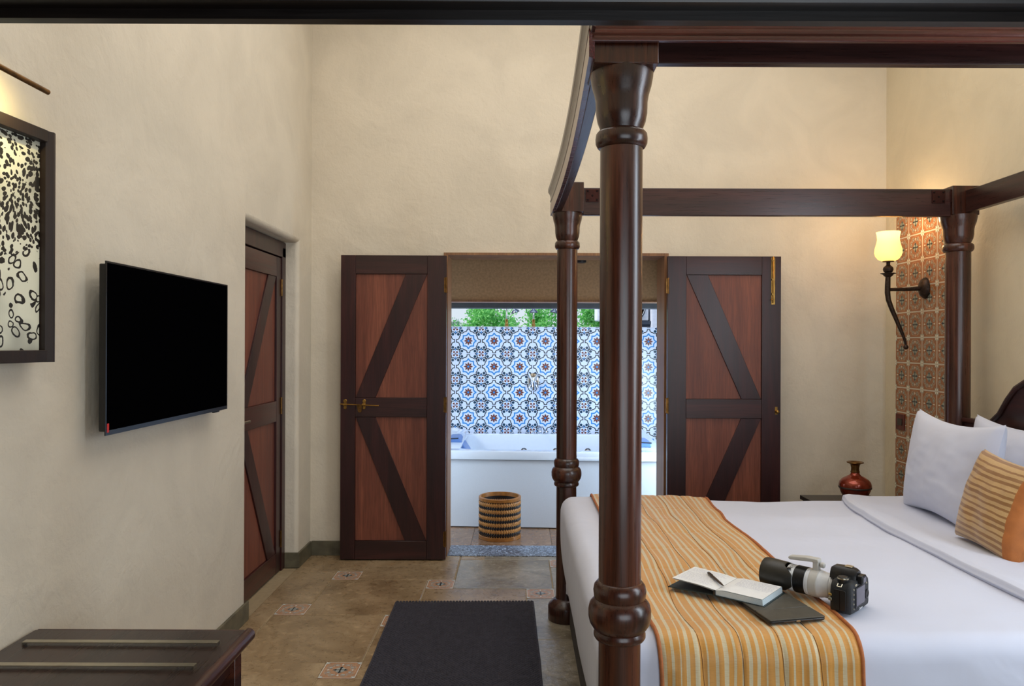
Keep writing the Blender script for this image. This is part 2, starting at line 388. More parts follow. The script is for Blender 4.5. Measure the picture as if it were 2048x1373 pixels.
# left wall: near run, far pier, wall above the recessed door
DY0, DY1, DZ = 3.997, 4.94, 2.155      # recess of the side door
b = B()
r = 0.03
b.prism([(XL - .3, 0.9), (XL, 0.9)] + arc(XL - r, DY0 - r, r, 0, 90) + [(XL - .3, DY0)], 'z', 0, DZ + r)
b.prism([(XL - .3, DY1)] + arc(XL - r, DY1 + r, r, -90, 0) + [(XL, YB), (XL - .3, YB)], 'z', 0, DZ + r)
b.box(XL - .3, 0.9, DZ + r, XL, YB, CEIL)
b.prism([(XL - .3, DZ), (XL - .3, DZ + r)] + [(x, z) for x, z in arc(XL - r, DZ + r, r, 0, -90)], 'y', DY0 - .03, DY1 + .03)
b.box(XL - .42, DY0 - .1, 0, XL - .3, DY1 + .1, DZ + .1)
struct('wall_left', b, 'plaster_left', merge=False)
# back wall with the wide opening to the bath
OX0, OX1, OZ = -0.520, 1.036, 2.118
b = B()
b.box(XL - .3, YB, 0, OX0, YB + .25, CEIL); b.box(OX1, YB, 0, XR + .3, YB + .25, CEIL); b.box(OX0, YB, OZ, OX1, YB + .25, CEIL)
struct('wall_back', b, 'plaster')
wr = struct('wall_right', B().box(XR, 0.9, 0, XR + .3, YB, CEIL), 'plaster_warm')
struct('ceiling', B().box(XL - .3, 0.9, CEIL, XR + .3, YB + .25, CEIL + .15), 'ceiling')
struct('wall_front', B().box(XL - .3, .82, 2.10, XR + .3, 1.215, CEIL + .15).box(2.1, .82, 0, XR + .3, 1.215, 2.10), 'plaster')
struct('wall_hall', B().box(-2.1, -1.7, 0, -1.95, .82, 2.75).box(3.05, -1.7, 0, 3.2, .82, 2.75).box(-2.1, -1.85, 0, 3.2, -1.7, 2.75).box(-2.1, -1.85, 2.7, 3.2, .82, 2.8), 'hall')
# stepped dark lintel of the front opening, close to the camera
b = B()
b.prism([(1.215, 2.0487), (1.228, 2.0487), (1.228, 2.0490), (1.247, 2.0490), (1.247, 2.0325), (1.268, 2.0325), (1.268, 2.10), (1.10, 2.10), (1.10, 2.075), (1.205, 2.075)], 'x', XL, 2.1)
struct('trim_1', b, 'lintel', smooth=False)

# ------------------------------------------------------------ patterned tiles
def clip_poly(poly, h):
    def cut(p, ax, sgn):
        out = []
        for i in range(len(p)):
            a, c = p[i], p[(i + 1) % len(p)]
            da, dc = h - sgn * a[ax], h - sgn * c[ax]
            if da >= 0: out.append(a)
            if da * dc < 0:
                t = da / (da - dc); out.append((a[0] + (c[0] - a[0]) * t, a[1] + (c[1] - a[1]) * t))
        return out
    for ax in (0, 1):
        for sgn in (1, -1):
            if len(poly) < 3: return []
            poly = cut(poly, ax, sgn)
    return poly
def tile_mesh(name, size, mats, shapes, thick=0.008, lift=0.0004):
    """shapes: list of (polys in unit coords, material index, layer). tile lies in XY, top at z=0"""
    h = size / 2 - 0.0004; b = B(); e = 0.0006
    b.add([(-h, -h, -thick), (h, -h, -thick), (h, h, -thick), (-h, h, -thick), (-h, -h, -e), (h, -h, -e), (h, h, -e), (-h, h, -e), (-h + e, -h + e, 0), (h - e, -h + e, 0), (h - e, h - e, 0), (-h + e, h - e, 0)],
          [(8, 9, 10, 11)] + [(i, (i + 1) % 4, 4 + (i + 1) % 4, 4 + i) for i in range(4)] + [(4 + i, 4 + (i + 1) % 4, 8 + (i + 1) % 4, 8 + i) for i in range(4)], 0)
    for polys, mi, layer in shapes:
        for p in polys:
            q = clip_poly([(x * size, y * size) for x, y in p], h - e)
            if len(q) >= 3:
                ar = sum(q[i][0] * q[(i + 1) % len(q)][1] - q[(i + 1) % len(q)][0] * q[i][1] for i in range(len(q)))
                if ar < 0: q = q[::-1]
                b.add([(x, y, lift * layer) for x, y in q], [tuple(range(len(q)))], mi)
    return mesh_of(name, b, mats, smooth=False)
def line(pts, wd, closed=False):
    out = []; n = len(pts); rng = n if closed else n - 1
    for i in range(rng):
        (x0, y0), (x1, y1) = pts[i], pts[(i + 1) % n]; dx, dy = x1 - x0, y1 - y0; L = hypot(dx, dy) or 1
        ux, uy = dx / L * wd * .22, dy / L * wd * .22; nx, ny = -dy / L * wd / 2, dx / L * wd / 2
        out.append([(x0 - ux + nx, y0 - uy + ny), (x0 - ux - nx, y0 - uy - ny), (x1 + ux - nx, y1 + uy - ny), (x1 + ux + nx, y1 + uy + ny)])
    return out
def disc(cx, cy, r, n=10): return [(cx + r * cos(2 * pi * i / n), cy + r * sin(2 * pi * i / n)) for i in range(n)]
def sym8(polys):
    out = []
    for p in polys:
        for fx in (1, -1):
            for fy in (1, -1):
                for sw in (0, 1): out.append([((y * fx, x * fy) if sw else (x * fx, y * fy)) for x, y in p])
    return out
def rot4(polys): return [[(x * cos(k * pi / 2) - y * sin(k * pi / 2), x * sin(k * pi / 2) + y * cos(k * pi / 2)) for x, y in p] for p in polys for k in range(4)]
# blue bath tile (index: 0 pale, 1 blue, 2 black, 3 navy, 4 brown)
ring = []
for k in range(32):
    a = 2 * pi * k / 32; ph = (k % 4) / 4.0
    tip = 0.305 if (k // 4) % 2 == 0 else 0.285
    tipn = 0.285 if (k // 4) % 2 == 0 else 0.305
    rr = {0: tip, 1: 0.238, 2: 0.226, 3: 0.238}[k % 4]
    if k % 4 == 3: rr = 0.240
    ring.append((rr * cos(a), rr * sin(a)))
petals = [[(0.03 * cos(a - .5), 0.03 * sin(a - .5)), (0.115 * cos(a - .34), 0.115 * sin(a - .34)), (0.180 * cos(a), 0.180 * sin(a)), (0.115 * cos(a + .34), 0.115 * sin(a + .34)), (0.03 * cos(a + .5), 0.03 * sin(a + .5))] for a in [k * pi / 4 for k in range(8)]]
scroll = [(0.252 + 0.098 * cos(radians(a)), 0.398 + 0.096 * sin(radians(a))) for a in range(212, 450, 26)]
blue_shapes = [
    (line(ring, 0.048, True), 1, 1),
    (petals, 4, 1), ([disc(0, 0, 0.042)], 1, 2),
    (sym8(line([(0, 0.462), (0.052, 0.462), (0.056, 0.405), (0.085, 0.372), (0.125, 0.352), (0.165, 0.345)], 0.032)), 2, 1),
    (sym8(line(scroll, 0.032)), 2, 1),
    (sym8([disc(0.252, 0.392, 0.054), [(0.215, 0.355), (0.27, 0.34), (0.315, 0.385), (0.30, 0.44)]]), 3, 2),
    (rot4([[(.5, .5), (.5, .462), (.462, .5)], [(.485, .485), (.47, .44), (.44, .47)]]), 4, 1),
    (sym8([[(0.475, 0.475), (0.475, 0.41), (0.455, 0.40), (0.41, 0.41), (0.43, 0.44)]]), 4, 1),
    (sym8([[(0.5, 0.285), (0.478, 0.30), (0.462, 0.325), (0.474, 0.35), (0.5, 0.40)]]), 1, 1)]
BT = 0.2500
blue_me = tile_mesh('blue_tile', BT, ['t_white', 't_blue', 't_black', 't_navy', 't_brown'], blue_shapes)
# terracotta tile (0 terracotta, 1 tan line, 2 grey, 3 cream, 4 ink)
sc2 = [(0.165 + 0.082 * cos(radians(a)), 0.300 + 0.082 * sin(radians(a))) for a in range(-60, 230, 32)]
red_shapes = [
    (line([(-.488, -.488), (.488, -.488), (.488, .488), (-.488, .488)], 0.024, True), 3, 1),
    (rot4([[(0.5, 0.5), (0.36, 0.47), (0.40, 0.42), (0.35, 0.35), (0.42, 0.40), (0.47, 0.36)]]), 2, 2),
    (rot4([[(0.5, 0.5), (0.42, 0.47), (0.40, 0.40), (0.47, 0.42)]]), 3, 3),
    (sym8(line([(0.0, 0.42), (0.09, 0.425), (0.20, 0.41), (0.275, 0.35), (0.28, 0.30), (0.275, 0.275)], 0.016)), 1, 1),
    (sym8(line(sc2, 0.022)), 2, 1), (sym8([disc(0.155, 0.295, 0.045, 8)]), 2, 2),
    ([[(0, 0.215), (0.10, 0.10), (0.215, 0), (0.10, -0.10), (0, -0.215), (-0.10, -0.10), (-0.215, 0), (-0.10, 0.10)]], 2, 3),
    (rot4([[(-0.02, 0), (0.02, 0), (0.02, 0.11), (0.058, 0.118), (0.0, 0.205), (-0.058, 0.118), (-0.02, 0.11)]]), 4, 4),
    (rot4([[(0, 0.40), (0.02, 0.35), (0.05, 0.335), (0.02, 0.32), (0, 0.25), (-0.02, 0.32), (-0.05, 0.335), (-0.02, 0.35)]]), 3, 3)]
RED = ['r_base', 'r_line', 'r_grey', 'r_cream', 'r_black']
RT = 0.166
red_me = tile_mesh('patterned_tile', RT, RED, red_shapes)
for k_, c_ in (('w_base', (186, 142, 110)), ('w_line', (206, 172, 142)), ('w_grey', (176, 182, 178)), ('w_cream', (226, 228, 222))): M[k_] = plain(k_ + '_worn_tile', c_, 0.35, 0, 0.08, 60)
worn_me = tile_mesh('worn_tile', RT, ['w_base', 'w_line', 'w_grey', 'w_cream', 'r_black'], red_shapes)

# ------------------------------------------------------------ floor: big slabs with small cabochon tiles
fl = struct('floor', B().box(-2.1, -1.8, -0.10, XR + .3, YB + .25, -0.004), 'grout')
a_, b_ = 0.608, 0.166
A0 = Vector((-1.092, 4.770))
v1 = Vector((a_ + .005, -b_ + .002)); v2 = Vector((b_ - .002, a_ + .0))
fx0, fx1, fy0, fy1 = XL, XR, 0.95, YB
def slab_obj(x0, y0, x1, y1, name, mat, parent, zt=0.0, bnd=None, g=0.0009):
    bb = bnd or (fx0, fx1, fy0, fy1)
    x0, x1 = max(x0 + g, bb[0]), min(x1 - g, bb[1]); y0, y1 = max(y0 + g, bb[2]), min(y1 - g, bb[3])
    if x1 - x0 < 0.02 or y1 - y0 < 0.02: return None
    e = 0.004; t = 0.014; q = [(x0, y0), (x1, y0), (x1, y1), (x0, y1)]; qi = [(x0 + e, y0 + e), (x1 - e, y0 + e), (x1 - e, y1 - e), (x0 + e, y1 - e)]
    bm = B(); dz = [zt + random.uniform(-.0006, .0006) for _ in range(4)]
    bm.add([(x, y, -t) for x, y in q] + [(x, y, zt - .002) for x, y in q] + [(x, y, dz[i]) for i, (x, y) in enumerate(qi)],
           [(8, 9, 10, 11)] + [(i, (i + 1) % 4, 4 + (i + 1) % 4, 4 + i) for i in range(4)] + [(4 + i, 4 + (i + 1) % 4, 8 + (i + 1) % 4, 8 + i) for i in range(4)])
    return part(name, bm, mat, parent, smooth=False)
for i in range(-9, 12):
    for j in range(-9, 10):
        c = A0 + v1 * i + v2 * j
        x0, y1 = c.x - b_ / 2, c.y - b_ / 2
        rough = (x0 + a_ / 2 > -0.15)
        if x0 + a_ > fx0 and x0 < fx1 and y1 > fy0 and y1 - a_ < fy1:
            slab_obj(x0, y1 - a_, x0 + a_, y1, 'stone_slab', 'slabrough_sheen' if rough else 'slab', fl)
        if fx0 + b_ / 2 < c.x < fx1 - b_ / 2 and fy0 + b_ / 2 < c.y < fy1 - b_ / 2:
            inst('patterned_tile', worn_me, (c.x, c.y, 0.0005), fl)
        elif fx0 - b_ / 2 < c.x < fx1 + b_ / 2 and fy0 - b_ / 2 < c.y < fy1 + b_ / 2:
            slab_obj(c.x - b_ / 2, c.y - b_ / 2, c.x + b_ / 2, c.y + b_ / 2, 'stone_slab', 'slab', fl)

# ------------------------------------------------------------ stone baseboards
bh = 0.100
def bboard(name, segs):
    b = B()
    for s in segs: b.box(*s)
    return struct(name, b, 'stoneface', bevel=0.002, smooth=False)
bboard('baseboard_left', [(XL, 1.0, 0, XL + .014, 2.9, bh), (XL, 2.903, 0, XL + .014, 3.5, bh), (XL, 3.503, 0, XL + .014, DY0 + .012, bh)])
bboard('baseboard_pier', [(XL - .085, DY1 - .012, 0, XL + .014, DY1 + .001, bh), (XL, DY1, 0, XL + .014, YB - .014, bh)])
bboard('baseboard_back', [(XL + .014, YB - .014, 0, -1.0, YB, bh), (-.997, YB - .014, 0, OX0 - .02, YB, bh), (OX1 + .02, YB - .014, 0, 1.9, YB, bh), (1.903, YB - .014, 0, XR - .014, YB, bh)])
bboard('baseboard_right', [(XR - .014, 1.3, 0, XR, 4.38, bh)])

# ------------------------------------------------------------ terracotta tile band on the right wall
band = B().box(XR - .012, 4.389, 0.0, XR, 5.057, 2.37)
bo = struct('trim_2', band, 'black_wood')
rotm = (pi / 2, 0, -pi / 2)
bt = bo
for iy in range(4):
    for iz in range(0, 14):
        z = 0.046 + RT * (iz + .5)
        o = inst('wall_tile', red_me, (XR - .0200, 5.057 - .167 * (iy + .5), z), bt, rotm)
# ------------------------------------------------------------ doors
def kdoor(name, Wd, H, T, sw_h, sw_f, hinge, ax, mats, label_hint=None):
    """K braced leaf in local space: x from hinge (0) to free edge (+W); z up; y thickness (front at -T/2).
    sw_h / sw_f stile widths at hinge and free sides. hinge True -> returns list of (name, B, matkey)."""
    tr, br, m0, m1 = 0.127, 0.127, 0.976, 1.108
    P = []
    t2 = T / 2
    P.append(('stile', B().box(0, -t2, 0, sw_h, t2, H), 'stile')); P.append(('stile', B().box(Wd - sw_f, -t2, 0, Wd, t2, H), 'stile'))
    g = .0008
    for z0, z1, nm in ((H - tr, H, 'top_rail'), (m0, m1, 'middle_rail'), (0, br, 'bottom_rail')):
        P.append((nm, B().box(sw_h + g, -t2 + .0012, z0, Wd - sw_f - g, t2 - .0012, z1), mats))
    x0, x1 = sw_h, Wd - sw_f
    bw = 0.148
    tb = t2 - .004
    P.append(('brace', B().prism([(x0 + .004, H - tr - .001), (x0 + bw, H - tr - .001), (x1 - .004, m1 + .001), (x1 - bw + .01, m1 + .001)][::-1], 'y', -tb, tb), 'stile'))
    P.append(('brace', B().prism([(x1 - bw + .01, m0 - .001), (x1 - .004, m0 - .001), (x0 + bw, br + .001), (x0 + .004, br + .001)][::-1], 'y', -tb, tb), 'stile'))
    for z0, z1 in ((m1, H - tr), (br, m0)):
        P.append(('panel', B().box(x0 + .0005, -t2 + .014, z0 + .0005, x1 - .0005, t2 - .014, z1 - .0005), 'panel'))
    return P
def place_door(name, label, cat, parts, mtx, structure=False):
    loc = mtx.to_translation()
    o = bpy.data.objects.new(name, None); COL.objects.link(o); o.empty_display_size = .05
    o.location = loc; ORG[o.name] = tuple(loc)
    setp(o, label, cat, kind='structure' if structure else None)
    for nm, b, mk in parts:
        b.xf(mtx); part(nm, b, mk, o, bevel=0.0015, seg=1, merge=True)
    return o
def brass_hinge(x, y, z0, z1):
    return B().lathe([(.007, z0), (.007, z1)], (x, y, 0), 10).lathe([(.0085, z0 - .004), (.0085, z0)], (x, y, 0), 10).lathe([(.0085, z1), (.0085, z1 + .004)], (x, y, 0), 10).box(x - .014, y - .002, z0, x + .0, y + .002, z1)
LH = 2.093
# left leaf: hinge at X=-.497 -> free edge at -1.219
m = Matrix.Translation((-.499, 5.122, .008)) @ Matrix.Scale(-1, 4, (1, 0, 0))
dl = place_door('door_1', 'dark framed wooden door leaf with K brace and brass slide bolt, folded back left of the bath opening', 'door', kdoor('l', .722, LH - .008, .042, .130, .100, True, 'x', 'railx'), m, True)
m = Matrix.Translation((1.018, 5.122, .008))
dr = place_door('door_2', 'dark framed wooden door leaf with K brace and tall brass bolt, folded back right of the bath opening', 'door', kdoor('r', .775, LH - .006, .042, .127, .130, True, 'x', 'railx'), m, True)
for d, x in ((dl, -.500), (dr, 1.019)):
    for z in (1.84, 1.02, .10):
        part('hinge', brass_hinge(x, 5.098, z, z + .10), 'oldbrass', d)
# brass slide bolt on left leaf
FY = 5.101
z = 1.49 - (811 - 688) / 292
b = B().tube([(-1.222, FY - .011, z + .004), (-.962, FY - .011, z - .006)], .0045, 10).ball((-.962, FY - .011, z - .006), .006)
sb = part('slide_bolt', b, 'brass', dl)
for xx in (-1.188, -1.058):
    part('bolt_bracket', B().lathe([(.012, 0), (.013, .003), (.010, .006)], (xx, FY, z + .024), 14, mat=Matrix.Rotation(pi / 2, 3, 'X')).lathe([(.010, 0), (.011, .003), (.008, .006)], (xx, FY, z - .022), 14, mat=Matrix.Rotation(pi / 2, 3, 'X'))
         .box(xx - .009, FY - .004, z - .022, xx + .009, FY, z + .024).tube([(xx - .012, FY - .011, z), (xx + .012, FY - .011, z)], .0085, 12), 'brass', dl)
b = B().prism([(-1.106, z + .002), (-1.098, z - .045), (-1.091, z - .052), (-1.080, z - .052), (-1.073, z - .045), (-1.070, z + .002)], 'y', FY - .016, FY - .010)
part('hasp', b, 'oldbrass', dl)
# tall tower bolt and small latch on right leaf
b = B().box(1.725, FY - .004, 1.765, 1.751, FY, 2.088)
part('bolt_plate', b, 'brass', dr, bevel=.001)
b = B().tube([(1.735, FY - .009, 1.775), (1.735, FY - .009, 2.092)], .005, 10).tube([(1.735, FY - .009, 1.80), (1.716, FY - .02, 1.795)], .004, 8)
for zz in (1.83, 1.93, 2.06): b.box(1.726, FY - .015, zz, 1.744, FY - .003, zz + .012)
part('slide_bolt', b, 'brass', dr)
z = 1.49 - (821 - 688) / 292
part('latch', B().box(1.753, FY - .004, z - .022, 1.770, FY, z + .03).ball((1.766, FY - .016, z - .003), .013).tube([(1.766, FY, z), (1.766, FY - .014, z)], .006, 8), 'brass', dr)
# lining of the bath opening
b = B().box(OX0 - .008, YB - .03, 0, OX0 + .022, YB + .25, OZ - .010).box(OX1 - .022, YB - .03, 0, OX1 + .008, YB + .25, OZ - .010)
lo = struct('door_frame', b, 'jamb')
b = B().box(OX0 - .008, YB - .03, OZ - .010, OX1 + .008, YB + .25, OZ + .008)
part('head', b, 'jamb', lo)
struct('trim_3', B().box(OX0 + .022, YB - .02, -.012, OX1 - .022, YB + .25, .004), 'sill', bevel=.002)

# side door in the left wall recess, hinge on its far side
XD = XL - .113
parts = kdoor('s', .82, 2.035, .04, .085, .10, True, 'y', 'raily')
m = Matrix.Translation((XD, 4.868, .008)) @ Matrix(((0, 1, 0, 0), (-1, 0, 0, 0), (0, 0, 1, 0), (0, 0, 0, 1))) @ Matrix.Scale(-1, 4, (0, 1, 0))
ds = place_door('door_3', 'dark framed wooden door with K brace set in the left wall recess', 'door', parts, m, True)
for z in (1.80, 1.03, .16): part('hinge', brass_hinge(XD + .024, 4.866, z, z + .10), 'oldbrass', ds)
part('handle', B().tube([(XD + .02, 4.10, 1.045), (XD + .055, 4.10, 1.045), (XD + .058, 4.20, 1.045)], .008, 10).lathe([(.02, 0), (.02, .006)], (XD + .02, 4.10, 1.045), 14, mat=Matrix.Rotation(pi / 2, 3, 'Y')), 'steel', ds)
b = B().box(XD - .03, 4.872, 0, XD + .028, 4.938, 2.115).box(XD - .03, 3.998, 0, XD + .028, 4.044, 2.115).box(XD - .03, 3.998, 2.050, XD + .028, 4.938, 2.150)
struct('trim_4', b, 'stile', bevel=.003)

# ============================================================ BATHROOM BEYOND
struct('wall_bath_left', B().box(-2.15, YB + .25, 0, -2.0, 6.3, 2.7), 'plaster')
struct('wall_bath_right', B().box(2.5, YB + .25, 0, 2.65, 6.3, 2.7), 'plaster')
struct('ceiling_bath', B().box(-2.15, YB + .25, 2.5, 2.65, 6.05, 2.6), 'ceiling')
b = B().box(-2.0, 5.75, 1.826, 2.5, 5.87, 2.5)
lt = struct('wall_bath_lintel', b, 'brown_plaster')
part('trim', B().box(-2.0, 5.742, 1.812, 2.5, 5.878, 1.827), 'jamb', lt, bevel=.002)
struct('trim_5', B().box(-2.0, 6.15, 1.784, 2.5, 6.28, 2.5), 'blindbox', bevel=.004)
fb = struct('floor_bath', B().box(-2.15, YB + .25, -.1, 2.65, 7.5, -.014), 'grout')
for i in range(8):
    for j in range(3):
        slab_obj(-2.15 + .6 * i, YB + .25 + .56 * j, -2.15 + .6 * (i + 1), YB + .25 + .56 * (j + 1), 'stone_slab', 'bathstone', fb, bnd=(-2.15, 2.65, YB + .25, 7.2))
# tiled garden wall
YT = 7.24
TWZ = 1.652
wb = struct('wall_bath', B().box(-2.15, YT + .009, 0, 2.65, YT + .16, TWZ + .004), 'outer_wall')
tx = (936 - 1038) / F * YT + .004
tz0 = 1.49 - (682 - 688) / F * YT - .003
for i in range(-6, 9):
    for j in range(-5, 1):
        x = tx + BT * i; z = tz0 + BT * j
        if -2.0 < x < 2.5: inst('wall_tile', blue_me, (x, YT, z), wb, (pi / 2, 0, 0))
# cut top row: lower slice of a tile row
H_cut = TWZ - (tz0 + BT / 2)
cut_shapes = []
def shift(polys, dy): return [[(x, y + dy) for x, y in p] for p in polys]
cb = B(); hh = BT / 2 - .0004
cb.box(-hh, 0.0012, -.008, hh, H_cut, 0)
for polys, mi, layer in blue_shapes:
    for p in polys:
        q = clip_poly([(x * BT, y * BT) for x, y in p], BT / 2 - .001)
        # keep y < -BT/2 + H_cut
        lim = -BT / 2 + H_cut; out = []
        for k in range(len(q)):
            a, c = q[k], q[(k + 1) % len(q)]; da, dc = lim - a[1], lim - c[1]
            if da >= 0: out.append(a)
            if da * dc < 0:
                t = da / (da - dc); out.append((a[0] + (c[0] - a[0]) * t, lim))
        if len(out) >= 3:
            ar = sum(out[k][0] * out[(k + 1) % len(out)][1] - out[(k + 1) % len(out)][0] * out[k][1] for k in range(len(out)))
            if ar < 0: out = out[::-1]
            cb.add([(x, y + BT / 2, .0004 * layer) for x, y in out], [tuple(range(len(out)))], mi)
cut_me = mesh_of('blue_tile_cut', cb, ['t_white', 't_blue', 't_black', 't_navy', 't_brown'], smooth=False)
for i in range(-6, 9):
    x = tx + BT * i
    if -2.0 < x < 2.5: inst('wall_tile', cut_me, (x, YT, tz0 + BT / 2), wb, (pi / 2, 0, 0))

# bathtub
TX0, TX1, TY0, TY1, TZ = -.70, 1.20, 5.98, 7.20, .625
tub = thing('bathtub', 'large white whirlpool bathtub with blue headrests against the patterned tile wall', 'bathtub', (.25, 6.6, 0))
def tskew(v): return (v[0], v[1] + (-.10 * (v[0] - .25) / 1.8) * max(0, (TY1 - v[1]) / (TY1 - TY0)), v[2])
def sk(b): b.v = [tskew(v) for v in b.v]; return b
part('front_panel', sk(B().box(TX0 + .02, TY0 + .02, .006, TX1 - .02, TY0 + .045, TZ - .072)), 'tub_panel', tub, bevel=.004)
part('side_panel', sk(B().box(TX0 + .02, TY0 + .046, .006, TX0 + .045, TY1, TZ - .072)), 'tub_panel', tub, bevel=.004)
part('side_panel', sk(B().box(TX1 - .045, TY0 + .046, .006, TX1 - .02, TY1, TZ - .072)), 'tub_panel', tub, bevel=.004)
def rrect(x0, y0, x1, y1, r, n=6):
    return arc(x1 - r, y1 - r, r, 0, 90, n) + arc(x0 + r, y1 - r, r, 90, 180, n) + arc(x0 + r, y0 + r, r, 180, 270, n) + arc(x1 - r, y0 + r, r, 270, 360, n)
def loft(rings, cap_last=True):
    b = B(); n = len(rings[0][0]); vs = []
    for poly, z in rings: vs += [(x, y, z) for x, y in poly]
    fs = [(i * n + k, i * n + (k + 1) % n, (i + 1) * n + (k + 1) % n, (i + 1) * n + k) for i in range(len(rings) - 1) for k in range(n)]
    if cap_last: fs.append(tuple(range((len(rings) - 1) * n, len(rings) * n)))
    return b.add(vs, fs)
rings = [(rrect(TX0, TY0, TX1, TY1, .05), TZ - .07), (rrect(TX0, TY0, TX1, TY1, .05), TZ - .012), (rrect(TX0 + .01, TY0 + .01, TX1 - .01, TY1 - .01, .05), TZ),
         (rrect(TX0 + .19, TY0 + .075, TX1 - .19, TY1 - .085, .16), TZ), (rrect(TX0 + .20, TY0 + .085, TX1 - .20, TY1 - .095, .16), TZ - .012),
         (rrect(TX0 + .30, TY0 + .14, TX1 - .30, TY1 - .16, .14), TZ - .36), (rrect(TX0 + .40, TY0 + .2, TX1 - .40, TY1 - .22, .12), TZ - .42)]
sh = part('shell', sk(loft(rings)), 'white_acryl', tub, smooth=True, angle=40)
# raised ends that slope up to the back
for x0, x1 in ((TX0 + .02, TX0 + .22), (TX1 - .22, TX1 - .02)):
    inn = x1 if x0 < 0 else x0; out = x0 if x0 < 0 else x1
    b = B().add([(out, TY0 + .07, TZ - .01), (inn, TY0 + .09, TZ - .01), (inn, TY1 - .10, TZ - .01), (out, TY1 - .02, TZ - .01), (out, TY0 + .12, TZ + .005), (inn, TY0 + .14, TZ + .004), (inn, TY1 - .14, TZ + .05), (out, TY1 - .05, TZ + .06)],
                [(0, 1, 5, 4), (1, 2, 6, 5), (2, 3, 7, 6), (3, 0, 4, 7), (4, 5, 6, 7)])
    part('raised_end', sk(b), 'white_acryl', tub, bevel=.008, seg=3)
for sx, xa in ((1, TX0 + .10), (-1, TX1 - .10)):
    yc = 6.36 if sx == 1 else 6.20
    b = B().prism([(xa, TZ + .052), (xa + sx * .085, TZ + .056), (xa + sx * .175, TZ - .075), (xa + sx * .150, TZ - .10), (xa + sx * .07, TZ + .012), (xa, TZ + .008)][::sx], 'y', yc, yc + .30)
    hr = part('headrest', sk(b), 'headrest', tub, bevel=.01, seg=3)
    b = B().prism([(xa + .0, TZ + .0525), (xa + sx * .085, TZ + .0565), (xa + sx * .083, TZ + .046), (xa, TZ + .042)][::sx], 'y', yc - .004, yc - .0005)
    part('headrest_trim', sk(b), 'darkpad', hr)
b = B()
jets = [(0.05, 7.0, .50), (.35, 7.0, .50), (.65, 7.0, .50), (-.15, 7.0, .47), (.8, 7.0, .47)]
for x, y, z in jets:
    part('jet', sk(B().lathe([(.028, 0), (.03, .006), (.018, .010), (.016, .004), (1e-6, .004)], (x, y + .005, z - .02), 16, mat=Matrix.Rotation(radians(72), 3, 'X'))), 'chrome', tub)
def filler(x):
    b = B().lathe([(.024, 0), (.026, .005), (.017, .012), (.017, .055), (.013, .062)], (x, TY1 - .06, TZ), 16).tube([(x, TY1 - .06, TZ + .05), (x, TY1 - .11, TZ + .062), (x, TY1 - .16, TZ + .05)], .011, 10)
    return b.tube([(x - .03, TY1 - .06, TZ + .066), (x + .03, TY1 - .06, TZ + .066)], .007, 8).lathe([(.015, 0), (.018, .02), (.012, .03)], (x - .07, TY1 - .06, TZ), 12).lathe([(.015, 0), (.018, .02), (.012, .03)], (x + .07, TY1 - .06, TZ), 12)
part('tap', sk(filler(.205)), 'chrome', tub); part('tap', sk(filler(.86)), 'chrome', tub)
# wall mixer
mx, mz = (1067 - 1038) / F * 7.2, 1.49 - (763 - 688) / F * 7.2
mix = thing('shower_mixer', 'chrome shower mixer with crossed levers on the blue patterned tiles', 'tap', (mx, YT, mz))
part('wall_plate', B().lathe([(.060, 0), (.058, .008), (.035, .014)], (mx, YT - .002, mz), 24, mat=Matrix.Rotation(pi / 2, 3, 'X'), sy=1.35), 'chrome', mix)
part('spout', B().tube([(mx, YT - .015, mz), (mx, YT - .06, mz - .02), (mx, YT - .085, mz - .09)], [.022, .018, .013], 12), 'chrome', mix)
for sx in (-1, 1):
    part('lever', B().tube([(mx + sx * .015, YT - .02, mz + .01), (mx + sx * .045, YT - .04, mz + .075)], [.014, .010], 10), 'chrome', mix)
    part('lever', B().tube([(mx + sx * .015, YT - .02, mz - .01), (mx + sx * .045, YT - .04, mz - .065)], [.013, .009], 10), 'chrome', mix)
# three shower heads on risers over the wall
def shower(x, name_l, side):
    x0 = (x - 1038) / F * 7.3
    t = thing('overhead_shower', name_l, 'shower', (x0, 7.32, TWZ), group='showers above the tile wall')
    part('riser', B().tube([(x0, 7.32, TWZ + .004), (x0, 7.32, TWZ + .30), (x0 + side * .03, 7.30, TWZ + .36), (x0 + side * .09, 7.25, TWZ + .33), (x0 + side * .095, 7.22, TWZ + .19)], .008, 10), 'chrome', t)
    part('valve', B().lathe([(.018, 0), (.018, .03), (.013, .035), (.016, .06), (.012, .075)], (x0, 7.32, TWZ + .004), 12), 'brass', t)
    tilt = Matrix.Rotation(radians(-22 * side), 3, 'Y')
    part('head', B().lathe([(.040, -.010), (.042, -.004), (.034, .010), (.016, .024), (.010, .042)], (x0 + side * .095, 7.22, TWZ + .148), 20, mat=tilt), 'darkchrome', t)
shower(1013, 'chrome shower head on a riser above the tile wall, leftmost of the three', .9)
shower(1067, 'chrome shower head on a riser above the tile wall, between the other two', -.02)
shower(1119, 'chrome shower head on a riser above the tile wall, half behind the far bed post', -.6)
# ceiling spot
part_o = thing('ceiling_spot', 'small black spot lamp hanging by the top of the bath opening', 'lamp', (.463, 5.56, 2.115))
part('lamp_body', B().lathe([(.026, -.04), (.036, -.035), (.038, 0), (.020, .018)], (.463, 5.56, 2.135), 18), 'black', part_o)
part('stem', B().tube([(.463, 5.56, 2.15), (.463, 5.56, 2.50)], .005, 8), 'black', part_o)
